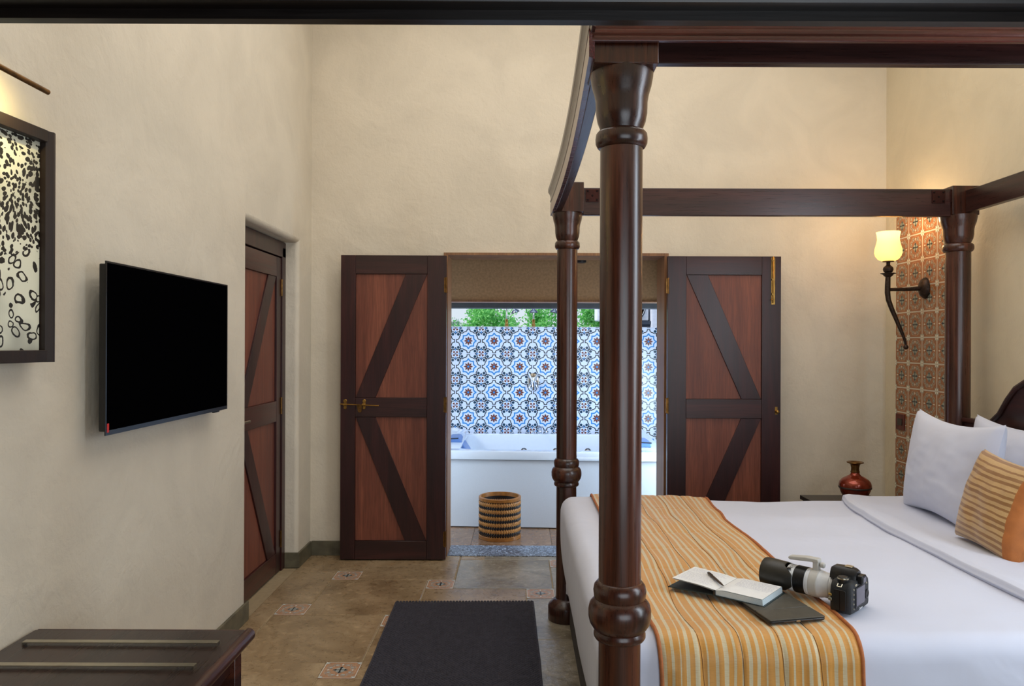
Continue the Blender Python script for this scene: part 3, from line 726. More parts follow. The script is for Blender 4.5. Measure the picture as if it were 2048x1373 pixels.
# basket
BX, BY, BR, BH = -.143, 5.745, .160, .318
bk = thing('waste_basket', 'round tan and black woven cane basket on the bath floor', 'basket', (BX, BY, 0))
b = B().lathe([(BR - .010, .012), (BR - .005, .02), (BR - .004, BH - .02), (BR - .012, BH - .02), (BR - .013, .022), (1e-6, .022)], (BX, BY, 0), 48)
part('basket_wall', b, 'canedark', bk)
b = B().lathe([(BR, BH - .028), (BR + .003, BH - .024), (BR + .003, BH - .004), (BR - .003, BH), (BR - .014, BH - .001), (BR - .017, BH - .03)], (BX, BY, 0), 56, cap=False); part('rim', b, 'canerim', bk)
b = B().lathe([(BR - .002, 0), (BR + .003, .002), (BR + .003, .026), (BR - .001, .029)], (BX, BY, 0), 56, cap=False); part('foot_ring', b, 'canerim', bk)
def weave(rows, slant, hh, off, rad):
    b = B(); n = 52
    for k, zc in enumerate(rows):
        for i in range(n):
            a0 = 2 * pi * (i + off * (k % 2)) / n; w_ = 2 * pi / n * .41
            q = []
            for (du, dz) in ((-w_ + slant, hh / 2 + .005), (w_ + slant, hh / 2 - .005), (w_ - slant, -hh / 2 - .005), (-w_ - slant, -hh / 2 + .005)):
                q.append((a0 + du, zc + dz))
            vs = [(BX + (BR + .0005) * cos(-a), BY + (BR + .0005) * sin(-a), z) for a, z in q]
            am = a0; c = (BX + (BR + rad) * cos(-am), BY + (BR + rad) * sin(-am), zc)
            b.add(vs + [c], [(0, 1, 4), (1, 2, 4), (2, 3, 4), (3, 0, 4)])
    return b
rows_t = [.272 - .0495 * k for k in range(5)] + [.034]
# angles run clockwise seen from above so that the strands lean the same way as in the photo
part('tan_strands', weave(rows_t[:5], .042, .026, 0, .004), 'cane', bk, kind='stuff', smooth=False)
part('dark_strands', weave([r_ - .0248 for r_ in rows_t[:5]], -.040, .020, 0, .003), 'canedark', bk, kind='stuff', smooth=False)
b = B()
for i in range(52):
    a0 = 2 * pi * i / 52; w_ = .03
    b.add([(BX + (BR + .001) * cos(a0 - w_), BY + (BR + .001) * sin(a0 - w_), .028), (BX + (BR + .001) * cos(a0 + w_), BY + (BR + .001) * sin(a0 + w_), .028), (BX + (BR + .002) * cos(a0), BY + (BR + .002) * sin(a0), .042)], [(0, 1, 2)])
    a1 = a0; rr = BR - .0145
    b.add([(BX + rr * cos(a1 - .05), BY + rr * sin(a1 - .05), .236), (BX + rr * cos(a1 + .03), BY + rr * sin(a1 + .03), .236), (BX + rr * cos(a1 + .05), BY + rr * sin(a1 + .05), .262), (BX + rr * cos(a1 - .0), BY + rr * sin(a1 - .0), .266)], [(0, 1, 2, 3)])
part('zigzag_strands', b, 'cane', bk, kind='stuff', smooth=False)

# ============================================================ OUTDOORS
struct('ground', B().box(-30, 7.5, -.2, 30, 60, -.02), 'outer_wall')
def tree(x, y, rx, rz, zc, n, mat, label, ls=.10, grp=None):
    t = thing('garden_tree', label, 'tree', (x, y, 0), group=grp)
    part('trunk', B().tube([(x, y, 0), (x + .03, y, zc * .5), (x - .02, y, zc)], [.09, .07, .04], 8), 'bark', t)
    b = B(); rnd = random.Random(int(x * 100 + y))
    cl = [(rnd.gauss(0, .42), rnd.gauss(0, .42), rnd.uniform(-1, .9)) for _ in range(46)]
    for _ in range(n):
        c = rnd.choice(cl); k = sqrt(max(.05, 1 - c[2] * c[2] * .8))
        p = Vector((x + (c[0] * k + rnd.gauss(0, .13)) * rx, y + (c[1] * k + rnd.gauss(0, .13)) * rx, zc + (c[2] + rnd.gauss(0, .10)) * rz))
        d = Vector((rnd.gauss(0, 1), rnd.gauss(0, 1), rnd.gauss(0, .6))).normalized(); u = d.orthogonal().normalized(); s = ls * rnd.uniform(.6, 1.2)
        q = Matrix.Rotation(rnd.uniform(0, 6.28), 3, d) @ u; e = d.cross(q)
        b.add([p - q * s, p + e * s * .38, p + q * s, p - e * s * .38], [(0, 1, 2, 3)])
    part('foliage', b, mat, t, smooth=False, kind='stuff')
tree(-.47, 11.0, .50, .86, 1.26, 14000, 'leaf', 'full green tree behind the left shower head', .032)
tree(.30, 12.0, .52, .78, 1.28, 11000, 'leaf', 'small green tree behind the middle shower head', .032)
tree(.98, 10.4, .40, .84, 1.24, 10000, 'leaf', 'leafy green tree top seen between the two foot posts', .03)
tree(1.62, 13.2, .50, .80, 1.22, 3600, 'leaf2', 'lighter green tree just left of the near bed post', .04)
tree(-.10, 14.6, .70, .60, 1.22, 3600, 'leaf2', 'yellowish green bush between the two left shower heads', .04)
tree(-1.45, 17.0, .95, .62, 1.35, 4200, 'leaf3', 'hazy pale bush far off at the left end of the tile wall', .07)
tree(-2.15, 20.5, .50, .90, 1.40, 2600, 'leaf3', 'hazy distant tree at the far left above the tile wall', .07)
# outdoor unit, bracket, post and bamboo at the right
ac = thing('outdoor_air_conditioner', 'white outdoor air conditioner unit on a bracket beyond the tile wall', 'air conditioner', (1.45, 9.5, 1.78))
ax0, ax1, az0, az1 = .98, 1.635, 1.785, 2.25
part('casing', B().box(ax0, 9.4, az0, ax1, 9.7, az1), 'ac', ac, bevel=.015)
part('fan_recess', B().lathe([(.17, 0), (.17, .012), (.16, .014), (.155, .004), (1e-6, .004)], (ax1 - .21, 9.4, az0 + .16), 28, mat=Matrix.Rotation(pi / 2, 3, 'X')), 'acdark', ac)
for k in range(5):
    part('guard_ring', B().lathe([(.03 + .03 * k, .016), (.033 + .03 * k, .018), (.036 + .03 * k, .016)], (ax1 - .21, 9.39, az0 + .16), 24, mat=Matrix.Rotation(pi / 2, 3, 'X')), 'ac', ac)
part('bracket', B().box(1.2, 9.35, 1.74, 1.72, 9.7, 1.782).prism([(1.3, 1.74), (1.70, 1.74), (1.70, 1.62)], 'y', 9.4, 9.43), 'acdark', ac)
struct('pillar', B().box(1.655, 9.25, 0, 2.7, 9.8, 3.2), 'outer_wall')
bam = thing('bamboo_screen', 'pale bamboo screen under the outdoor air conditioner', 'screen', (1.5, 9.9, 0))
for k in range(12):
    xx = 1.10 + .055 * k
    part('cane', B().lathe([(.024, 0), (.024, .5), (.026, .505), (.024, .51), (.023, 1.1), (.025, 1.105), (.023, 1.11), (.022, 1.62 - .03 * (k % 3))], (xx, 9.9, 0), 10), 'bamboo', bam)
# ============================================================ FOUR POSTER BED
PN = (0.266, 1.950); PF = (0.260, 4.040); HF = (2.405, 4.085); HN = (2.405, 1.90)
bed = thing('four_poster_bed', 'large dark polished wood four poster bed with turned posts and canopy frame', 'bed', (1.3, 3.0, 0))
def post(x, y, k=1.0, blk=.082, bz0=2.195, bz1=2.352):
    p = thing.__globals__['bpy'].data.objects.new('post', None); COL.objects.link(p); p.parent = bed; p.empty_display_size = .05
    ORG[p.name] = ORG[bed.name]; bpy_p = p
    pr = [(.095, 0), (.097, .004), (.097, .074), (.093, .082), (.070, .106), (.063, .111), (.0565, .114), (.0545, .120), (.0545, .715)]
    part('shaft', B().lathe([(r_ * k, z) for r_, z in pr + [(.0552, .87), (.0552, 2.004)]], (x, y, 0), 48), 'post', p)
    ringp = [(.0545, .718), (.064, .722), (.0675, .728), (.0675, .736), (.064, .744), (.070, .750), (.0775, .762), (.0815, .778), (.0818, .796), (.078, .812), (.070, .822), (.0655, .826), (.0675, .832), (.0690, .846), (.0665, .860), (.060, .868), (.0555, .872)]
    part('turned_ring', B().lathe([(r_ * k, z) for r_, z in ringp], (x, y, 0), 48), 'post', p, angle=50)
    capp = [(.0555, 2.000), (.062, 2.004), (.0672, 2.014), (.068, 2.026), (.0665, 2.038), (.060, 2.046), (.0540, 2.048), (.0565, 2.055), (.0625, 2.070), (.0665, 2.092), (.0675, 2.122), (.0705, 2.140), (.0770, 2.162), (.0815, 2.187), (.0825, 2.199)]
    part('capital', B().lathe([(r_ * k, z) for r_, z in capp], (x, y, 0), 48), 'post', p, angle=40)
    part('block', B().box(x - blk, y - blk, bz0, x + blk, y + blk, bz1), 'post', p, bevel=.003)
    return p
post(*PN); post(*PF)
post(*HF, 1.14, .073); post(*HN, 1.14, .073)
# canopy beams
part('canopy_beam', B().box(PF[0] + .083, 4.025, 2.188, HF[0] - .074, 4.062, 2.335), 'beamx', bed, bevel=.003, label='plain far side canopy beam')
part('canopy_beam', B().box(PN[0] + .083, 1.938, 2.222, HN[0] - .074, 1.966, 2.352), 'beamx', bed, bevel=.002, label='near side canopy beam under the cornice')
part('canopy_beam', B().box(2.400, HN[1] + .074, 2.206, 2.437, HF[1] - .074, 2.325), 'beamy', bed, bevel=.003, label='head end canopy beam')
# foot end board bows gently inwards
FYA, FYB = 1.86, 4.15
def bow(t): return .020 * sin(pi * min(1, max(0, t))) ** 0.9
def sweep_foot(sec, y0=FYA, y1=FYB, n=28):
    """sec: [(outward offset from x=.222, z)]; miter at the near corner is given by y0(offset)"""
    b = B(); m = len(sec); vs = []
    for i in range(n + 1):
        t = i / n
        for o_, z in sec:
            ys = y0 - o_ if y0 < 1.9 else y0
            ye = y1
            y = ys + (ye - ys) * t
            vs.append((.212 + bow((y - FYA) / (FYB - FYA)) - o_, y, z))
    fs = [(i * m + k, i * m + (k + 1) % m, (i + 1) * m + (k + 1) % m, (i + 1) * m + k) for i in range(n) for k in range(m)]
    fs += [tuple(range(m))[::-1], tuple(range(n * m, (n + 1) * m))]
    return b.add(vs, fs)
part('foot_beam', sweep_foot([(-.008, 2.198), (.026, 2.198), (.026, 2.345), (-.008, 2.345)], 2.0325, 3.957), 'beamy', bed, bevel=.002, merge=True)
part('foot_fascia', sweep_foot([(.0262, 2.200), (.042, 2.200), (.042, 2.262), (.0262, 2.262)], 1.88, 4.13), 'cornice', bed, merge=True)
SEC = [(.028, 2.262), (.050, 2.262), (.054, 2.266), (.054, 2.272), (.050, 2.276), (.058, 2.280), (.060, 2.285), (.058, 2.290), (.052, 2.294), (.054, 2.306), (.062, 2.318), (.075, 2.328), (.082, 2.332), (.084, 2.340), (.084, 2.352), (.028, 2.352)]
SEC = [(.028 + (o_ - .028) * .45, z) for o_, z in SEC]
SECF = [(o_ - .013, z) for o_, z in SEC]
part('foot_cornice', sweep_foot([(o_ + .0, z) for o_, z in SEC][:], 1.84), 'beamy', bed, merge=True, angle=30)
# near side cornice: section swept along x, offsets towards the camera from y=1.868
b = B(); m = len(SEC); vs = []
NZ = -.019
for i, X in enumerate((0, 1)):
    for o_, z in SEC:
        vs.append((((.212 - o_) if i == 0 else 2.62), 1.886 - o_, z + NZ))
b.add(vs, [(k, (k + 1) % m, m + (k + 1) % m, m + k) for k in range(m)] + [tuple(range(m))[::-1], tuple(range(m, 2 * m))])
part('side_cornice', b, 'cornice', bed, merge=True, angle=30)
part('cornice_backing', B().box(.20, 1.858, 2.262, 2.60, 1.866, 2.345), 'beamx', bed)
# joint plates on the far beam
def plate(x):
    b = B().box(x - .035, 4.018, 2.258, x + .035, 4.025, 2.326)
    q = part('joint_plate', b, 'darkplate', bed, bevel=.001)
    for dx, dz in ((-.025, .024), (.025, .024), (-.025, -.024), (.025, -.024), (0, 0)):
        part('screw', B().lathe([(.006, 0), (.005, .003)], (x + dx, 4.018, 2.292 + dz), 10, mat=Matrix.Rotation(pi / 2, 3, 'X')), 'screw', q)
plate(.393); plate(2.262)
part('joint_plate', B().box(2.325, 4.018, 2.262, 2.331, 4.075, 2.322), 'darkplate', bed, bevel=.001)
# bed frame under the mattress
part('foot_rail', B().box(.273, 2.06, 0, .31, 3.93, .34), 'under', bed, bevel=.003)
part('side_rail', B().box(.34, 2.06, .13, 2.33, 2.09, .34), 'beamx', bed); part('side_rail', B().box(.34, 3.90, .13, 2.33, 3.93, .34), 'beamx', bed)
part('slat_base', B().box(.311, 2.091, .20, 2.33, 3.899, .335), 'under', bed)
# headboard with a scalloped crest
hp = []
ctl = [(4.03, .95), (4.02, 1.10), (3.93, 1.10), (3.86, 1.098), (3.79, 1.11), (3.72, 1.16), (3.66, 1.235), (3.60, 1.295), (3.50, 1.345), (3.38, 1.385), (3.2, 1.42), (3.0, 1.435)]
pts = ctl + [(6.0 - y, z) for y, z in ctl[::-1][1:]]
poly = [(y, z) for y, z in pts] + [(1.97, .40), (4.03, .40)]
part('headboard', B().prism([p for p in poly], 'x', 2.405, 2.445), 'headb', bed, bevel=.004, merge=True)
b = B().tube([(2.402, y, z - .012) for y, z in pts[1:-1]], .014, 10)
part('headboard_moulding', b, 'headb', bed)

# ------------------------------------------------------------ mattress and bed linen (draped cloth)
solo('mattress', B().box(.33, 2.10, .336, 2.39, 3.90, .655), 'linen', 'thick white mattress under the duvet of the four poster bed', 'mattress', bevel=.04, seg=3)
BX0, BX1, BY0, BY1, BZ = .222, 2.395, 2.010, 3.955, .690
def drape(px, py, r=.065, L=.52, off=0.0, x0=BX0, x1=BX1, y0=BY0, y1=BY1, bulge=.022, free_head=True):
    qx = min(max(px, x0 + r), (x1 - r) if not free_head else 99); qy = min(max(py, y0 + r), y1 - r)
    ex, ey = px - qx, py - qy; d = hypot(ex, ey)
    if ex < 0: L = L - .07 * min(1, max(0, (3.7 - qy) / 1.5)) * min(1, -ex / (abs(ey) + 1e-6))
    z0 = BZ + off + .012 * N3(px, py, 1, 1.6) + .004 * N3(px, py, 4, 6)
    z0 -= .022 * min(1, max(0, (py - 3.45) / .4)) * min(1, max(0, (px - .85) / .4)) * (1 if px < 1.75 else max(0, 1 - (px - 1.75) / .3))
    if d < 1e-9: return Vector((px, py, z0))
    ux, uy = ex / d, ey / d; d = min(d, L); a = r * pi / 2; ro = r + off
    if d <= a:
        t = d / r; return Vector((qx + ux * ro * sin(t), qy + uy * ro * sin(t), z0 - ro * (1 - cos(t))))
    h = d - a; s = qx * 1.0 + qy * 1.0
    k = h / .45
    out = ro + (.018 * sin(pi * min(1, k) * .9) + bulge * k * (.5 + .5 * sin(s * 9.0 + 1.0)) * .8 + .006 * N3(s, h, 3, 7)) * (1 if uy < .5 else .6)
    if ux < -.5: out = ro + .020 * sin(pi * min(1, k)) - .045 * k + .004 * N3(s, h, 3, 4)
    if qx < .42 and abs(uy) > .5: out = ro + min(out - ro, .003)
    elif uy < -.5: out = ro + min(out - ro, .015)
    return Vector((qx + ux * out, qy + uy * out, z0 - ro - h + .015 * k * N3(s, 0, 9, 3)))
LL = .56
def duv(u, v):
    px = BX0 - .45 + (2.06 - BX0 + .45) * u; py = (BY0 - .45) + (BY1 - BY0 + .90) * v
    p = drape(px, py, L=LL)
    p.z += .006 * N3(px * .8, py * 2.0, 2, 2)
    return p
b = B().grid(duv, 150, 170)
dv = solo('duvet', b, 'linen', 'smooth white duvet hanging over the foot and sides of the bed', 'duvet', origin=(1.3, 3.0, .2), angle=80)
mm = dv.modifiers.new('thick', 'SOLIDIFY'); mm.thickness = .012; mm.offset = -1
# turned down sheet with rolled edge
def fold(u, v):
    py = (BY0 - .40) + (BY1 - BY0 + .80) * v
    edge = 1.585 + .13 * max(0, (py - 3.35) / .6) ** 1.6 + .012 * N3(py, 0, 5, 2)
    prof = [(0.40, .004), (.14, .014), (.08, .022), (.03, .025), (.006, .021), (-.003, .006), (.006, -.008)]
    t = u * (len(prof) - 1); i = min(int(t), len(prof) - 2); t -= i
    dx = prof[i][0] + (prof[i + 1][0] - prof[i][0]) * t; h = prof[i][1] + (prof[i + 1][1] - prof[i][1]) * t
    p = drape(edge + dx, py, L=.50, off=h + .004, bulge=.01)
    if u < .75: p.z += .006 * (1 + N3(edge + dx, py * .6, 7, 7))
    return p
solo('bed_sheet', B().grid(fold, 48, 150), 'linen', 'white sheet turned down in a rolled band in front of the pillows', 'sheet', origin=(1.75, 3.0, .7), angle=80)
solo('under_sheet', B().grid(lambda u, v: (lambda p: p + Vector((0, 0, -.012)))(drape(1.9 + .50 * u, BY0 - .35 + (BY1 - BY0 + .7) * v, L=.45)), 12, 80), 'linen', 'fitted white sheet under the pillows at the head of the bed', 'sheet', origin=(2.2, 3.0, .65), angle=80)
# gold striped runner
RX0, RX1 = .385, .925
def run(u, v):
    py = (BY0 - .50) + (BY1 - BY0 + .98) * v
    px = RX0 + (RX1 - RX0) * u + .014 * N3(py, 0, 8, 2.2) + .012 * N3(u * 2.5, py, 3, 3.5)
    if u > .5: px += .05 * (u - .5) * 2 * max(0, (py - 3.3) / .6)
    p = drape(px, py, L=.55, off=.013, bulge=.0)
    q = abs(((u + .02 * N3(py, 0, 2, 3)) * 5.0) % 1.0 - .5) * 2
    rip = -.0030 * max(0, q - .82) / .18 + .0035 * N3(u * 3, py * 1.2, 6, 4) + .0015 * N3(u * 20, py, 6, 2)
    top = abs(((py) * 4.2) % 1.0 - .5) * 2
    rip -= .003 * max(0, top - .93) / .07
    if py < BY0 + .04: p.y -= rip * 1.5
    elif py > BY1: p.y += rip
    else: p.z += rip
    return p
def ruv(u, v): return (u * (RX1 - RX0), v * (BY1 - BY0 + .98))
rn = thing('bed_runner', 'quilted gold and cream striped silk runner with orange piping across the foot of the bed', 'bed runner', (.65, 3.0, .69))
b = B().grid(run, 100, 320, uvfn=ruv)
rq = part('quilt', b, 'runner', rn, angle=80)
for nm, uu in (('piping', 0.0), ('piping', 1.0)):
    pts = []
    for i in range(161):
        p = run(uu, i / 160); pts.append((p.x + (-.003 if uu == 0 else .003), p.y, p.z + .001))
    part(nm, B().tube(pts, .0058, 8), 'piping', rn, angle=80)
# quilting seams, dark thread lines
b = B()
for k in range(1, 5):
    pts = []
    for i in range(0, 161):
        py = i / 160; yv = (BY0 - .50) + (BY1 - BY0 + .98) * py
        uu = min(.99, max(.01, (k * .2) - .02 * N3(yv, 0, 2, 3)))
        pts.append(run(uu, py) + Vector((0, -.0014 if yv < BY0 + .05 else 0, .0010)))
    b.tube(pts, .0008, 5)
part('seam', b, 'thread', rn)

# ------------------------------------------------------------ pillows
def pillow(Wd, H, T, ear=.5, wr=.006, seed=0.0, n=44):
    b = B()
    for sgn in (1, -1):
        def fn(u, v):
            a, c = u * 2 - 1, v * 2 - 1
            e = (1 - abs(a) ** 2.4) * (1 - abs(c) ** 2.4)
            e = max(0.0, e) ** .48
            px = a * Wd / 2 * (1 - .07 * ear * (1 - c * c)) ; py = c * H / 2 * (1 - .13 * ear * (1 - a * a))
            k = max(0, e); z = sgn * T / 2 * k
            z += wr * N3(a * 2 + seed, c * 2, 3 * sgn, 1.3) * k + wr * .6 * N3(a + c * 2 + seed, c - a, 7, 3.0) * k
            z += sgn * .006
            if abs(a) > .999 or abs(c) > .999: z = 0
            return Vector((px, py, z))
        if sgn == 1: b.grid(fn, n, n, uvfn=lambda u, v: (u, v))
        else: b.grid(lambda u, v: fn(1 - u, v), n, n, mi=0, uvfn=lambda u, v: (1 - u, v))
    return b
def frame_m(c, ex, up):
    ex = Vector(ex).normalized(); n = ex.cross(Vector(up)).normalized(); ey = n.cross(ex)
    return Matrix(((ex.x, ey.x, n.x), (ex.y, ey.y, n.y), (ex.z, ey.z, n.z))).to_4x4()
def put(name, b, mats, c, ex, up, label, cat, group=None, angle=70):
    me = mesh_of(name, b, mats, smooth=True, angle=angle, merge=False)
    o = bpy.data.objects.new(name, me); COL.objects.link(o)
    o.rotation_euler = frame_m(c, ex, up).to_euler(); o.location = c
    return setp(o, label, cat, group)
put('pillow', pillow(.76, .50, .19, 1.3, .006, 1.0), 'linen', (1.945, 3.36, .925), (-.08, -1, 0), (.14, 0, 1), 'large white pillow in front, leaning behind the striped cushion', 'pillow')
put('pillow', pillow(.74, .48, .17, 1.3, .006, 5.0), 'linen', (2.275, 3.390, .905), (-.02, -1, 0), (.13, 0, 1), 'white pillow at the back against the headboard', 'pillow')
# striped cushion: front striped, back and right margin orange
b = pillow(.36, .37, .15, .55, .008, 9.0, 40)
cz = [];
for f in b.f:
    u = sum(b.v[i][0] for i in f) / 4 / .18; z = sum(b.v[i][2] for i in f) / 4
    cz.append(1 if (b.uv[f[0]][0] > .87 or b.uv[f[2]][0] > .9 or z < -.001) else 0)
b.mi = cz
put('cushion', b, ['cushion', 'gusset'], (1.842, 2.85, .876), (.03, -1, -.10), (.26, .05, 1), 'small gold striped cushion with orange edge leaning on the front pillow', 'cushion')

# ============================================================ THINGS ON THE BED
ZT = BZ + .020
# tablet
tm = Matrix.Translation((.766, 2.222, ZT + .003)) @ Matrix.Rotation(radians(12), 4, 'Z')
tab = thing('tablet', 'tablet in a dark grey folding cover lying under the notebook', 'tablet', (.772, 2.232, ZT + .003)); ORG[tab.name] = (.772, 2.232, ZT + .003)
def tprt(name, b, mt, **k): return part(name, b.xf(tm), mt, tab, **k)
tprt('case', B().prism(rrect(-.088, -.122, .088, .122, .010), 'z', -.007, .000), 'black', bevel=.002)
for y0, y1 in ((-.120, -.040), (-.038, .040), (.042, .120)):
    tprt('cover_panel', B().prism(rrect(-.087, y0, .087, y1, .004), 'z', .0002, .0042), 'tablet', bevel=.0015)
tprt('speaker_slot', B().box(-.045, -.1226, -.004, -.012, -.1218, -.002), 'pen'); tprt('speaker_slot', B().box(.012, -.1226, -.004, .045, -.1218, -.002), 'pen')
tprt('charging_port', B().box(-.006, -.1228, -.005, .006, -.1218, -.001), 'steel')
# open notebook
NB = Vector((.605, 2.295, ZT + .010))
ux, uy = Vector((.74, -.62, 0)).normalized(), Vector((.53, .85, 0)).normalized()
uy = Vector((0.62, .74, 0)).normalized()
nm_ = Matrix(((ux.x, uy.x, 0, NB.x), (ux.y, uy.y, 0, NB.y), (0, 0, 1, NB.z), (0, 0, 0, 1)))
nbk = thing('notebook', 'open notebook with handwritten pages lying on the runner', 'notebook', tuple(NB))
def nprt(name, b, mt, **k): return part(name, b.xf(nm_), mt, nbk, **k)
PW, PH = .153, .156
nprt('cover_board', B().box(0.004, -.004, -.004, PW + .006, PH + .004, -.001), 'cover', bevel=.001, label='dark back cover')
nprt('cover_board', B().add([(-.002, -.004, -.004), (-PW - .004, -.004, -.010), (-PW - .004, PH + .004, -.010), (-.002, PH + .004, -.004), (-.002, -.004, -.001), (-PW - .004, -.004, -.007), (-PW - .004, PH + .004, -.007), (-.002, PH + .004, -.001)],
     [(0, 1, 2, 3), (4, 7, 6, 5), (0, 4, 5, 1), (1, 5, 6, 2), (2, 6, 7, 3), (3, 7, 4, 0)]), 'cover', merge=True, label='dark front cover lying open')
nprt('spine', B().box(-.003, -.004, -.003, .004, PH + .004, .012), 'black', bevel=.001)
blk = nprt('page_block', B().prism([(.004, -.001), (PW, -.001), (PW - .002, .0155), (.03, .0158), (.012, .0138), (.004, .012)], 'y', 0, PH), ['pagedge'], merge=True)
nprt('page', B().grid(lambda u, v: Vector((.004 + (PW - .0075) * u + .001, .0008 + (PH - .0016) * v, .0130 + .0048 * min(1, u * 6) - .0008 * u)), 14, 2), 'paper', label='right hand page')
def leftp(u, v): return Vector((.004 - (PW - .004) * u, PH * v, .0130 + .0045 * sin(min(1, u * 2.0) * pi / 2) + .004 * u))
lp = B().grid(leftp, 14, 2)
l2 = B().grid(lambda u, v: leftp(u, v) - Vector((0, 0, .003 * (1 - .3 * u) + .0005)), 14, 2)
nprt('page', lp, 'paper', label='raised left hand page'); nprt('page', l2, 'paper')
def scrib(fn, x0, x1, rows, seed):
    rnd = random.Random(seed); b = B()
    for y in rows:
        x = x0 + rnd.uniform(0, .003); xe = x1 - rnd.uniform(0, .014); pts = []
        while x < xe:
            wl = rnd.uniform(.005, .013); xx = x
            while xx < x + wl:
                pts.append((xx, y + rnd.uniform(-.0014, .0018))); xx += rnd.uniform(.0005, .0010)
            for i in range(len(pts) - 1):
                (xa, ya), (xb, yb) = pts[i], pts[i + 1]; w2 = .00034
                A, C = fn(xa, ya), fn(xb, yb)
                b.add([A + Vector((0, -w2, 0)), C + Vector((0, -w2, 0)), C + Vector((0, w2, 0)), A + Vector((0, w2, 0))], [(0, 1, 2, 3)])
            pts = []; x += wl + rnd.uniform(.0015, .003)
    return b
def fr(x, y):
    u = (x - .005) / (PW - .0075); return Vector((x, y, .0133 + .0048 * min(1, u * 6) - .0008 * u))
def fl_(x, y):
    u = (.004 - x) / (PW - .004); return leftp(u, y / PH) + Vector((0, 0, .0003))
nprt('handwriting', scrib(fr, .030, .146, [PH - .012 - .0072 * i for i in range(11)], 3), 'ink', kind='stuff', smooth=False)
nprt('handwriting', scrib(fl_, -.138, -.022, [PH - .014 - .0075 * i for i in range(17) if i not in (5,)], 4), 'ink', kind='stuff', smooth=False)
nprt('handwriting', scrib(fl_, -.150, -.142, [PH - .014 - .015 * i for i in range(8)], 5), 'ink', kind='stuff', smooth=False)
# pen
pz = NB.z + .0175 + .0045
p0 = nm_ @ Vector((-.080, .082, 0)); p1 = nm_ @ Vector((.010, .020, 0))
p0 = Vector(((1419 - 1038) / (F / 2.425), 2.425, 0)); p1 = Vector(((1450 - 1038) / (F / 2.305), 2.305, 0))
p0.z = pz + .003; p1.z = pz - .0005
dv_ = (p1 - p0).normalized(); L_ = (p1 - p0).length
pen = thing('pen', 'grey brown ballpoint pen lying across the open notebook', 'pen', (p0 + p1) / 2)
part('barrel', B().tube([p0, p0 + dv_ * L_ * .45, p0 + dv_ * L_ * .80], [.0042, .0045, .0036], 14), 'pen', pen)
part('tip', B().tube([p0 + dv_ * L_ * .80, p0 + dv_ * L_ * .93, p1], [.0036, .0020, .0006], 12), 'pen', pen)
part('cap', B().tube([p0 - dv_ * .004, p0 + dv_ * .002], [.0034, .0044], 12), 'black', pen)
part('clip', B().tube([p0 + dv_ * .004 + Vector((0, 0, .005)), p0 + dv_ * .035 + Vector((0, 0, .006))], .001, 6), 'pen', pen)

# ------------------------------------------------------------ camera with long white lens
# local frame: +x out of the lens front, z up, +y is the left side seen from behind (towards the viewer)
CP = Vector((.970, 2.249, BZ + .012))
th = radians(136)
cm = Matrix.Translation(CP) @ Matrix.Rotation(th, 4, 'Z')
cmo = thing('photo_camera', 'black digital camera with a long white zoom lens and black hood on the bed', 'camera', tuple(CP))
def cprt(name, b, mt, **k): return part(name, b.xf(cm), mt, cmo, **k)
AZ = .062
def lx(prof, seg=36): return B().lathe(prof, (0, 0, AZ - .008), seg, mat=Matrix.Rotation(pi / 2, 3, 'Y'))
S = 1
def sect(w0, w1, x0, x1, z0, z1, r, n=5): return rrect(x0, z0, x1, z1, r, n)
# body: outline in the (y, z) plane swept through the thickness x
out = [(.070, .004), (.073, .010), (.074, .060), (.071, .080), (.060, .092), (.030, .095), (-.030, .095), (-.056, .095), (-.070, .086), (-.075, .070), (-.075, .010), (-.071, .003), (.0, .0)]
b = B(); n = len(out); vs = []
for x, k in ((-.060, .93), (-.056, .985), (-.048, 1.0), (-.010, 1.0), (-.003, .985), (.000, .94)):
    vs += [(x, y * k, .048 + (z - .048) * k) for y, z in out]
b.add(vs, [(i * n + k, i * n + (k + 1) % n, (i + 1) * n + (k + 1) % n, (i + 1) * n + k) for i in range(5) for k in range(n)] + [tuple(range(n))[::-1], tuple(range(5 * n, 6 * n))])
cprt('body', b, 'blackrub', merge=True, angle=40)
cprt('grip', B().prism(rrect(-.030, -.076, .032, -.044, .012), 'z', .004, .088), 'blackrub', bevel=.006, seg=3, merge=True)
# pentaprism hump with overhanging front
hum = [(.030, .088), (.027, .104), (.020, .118), (.012, .124), (-.012, .124), (-.020, .118), (-.027, .104), (-.030, .088)]
b = B(); n = len(hum); vs = []
for x, k in ((-.056, .80), (-.046, .95), (-.010, 1.0), (.012, .96), (.020, .80)): vs += [(x, y * k, .088 + (z - .088) * k) for y, z in hum]
b.add(vs, [(i * n + k, i * n + (k + 1) % n, (i + 1) * n + (k + 1) % n, (i + 1) * n + k) for i in range(4) for k in range(n)] + [tuple(range(n))[::-1], tuple(range(4 * n, 5 * n))])
cprt('viewfinder_hump', b, 'black', merge=True, angle=30)
cprt('hot_shoe', B().box(-.040, -.010, .1235, -.018, .010, .127), 'steel', bevel=.001)
cprt('eyepiece', B().prism(rrect(-.017, .082, .017, .108, .006), 'x', -.073, -.0555), 'black', bevel=.003, merge=True)
cprt('eyepiece_glass', B().box(-.0738, -.010, .088, -.0731, .010, .102), 'lcd')
cprt('mode_dial', B().lathe([(.015, .090), (.016, .092), (.016, .104), (.013, .107), (1e-6, .107)], (-.030, .050, 0), 28), 'black')
cprt('dial_rim', B().lathe([(.0163, .100), (.0166, .102), (.0163, .104)], (-.030, .050, 0), 28), 'steel')
cprt('command_dial', B().lathe([(.009, .092), (.009, .100), (.007, .102), (1e-6, .102)], (-.010, -.058, 0), 20), 'black')
cprt('shutter_button', B().lathe([(.006, .086), (.006, .093), (1e-6, .094)], (.020, -.060, 0), 16), 'steel')
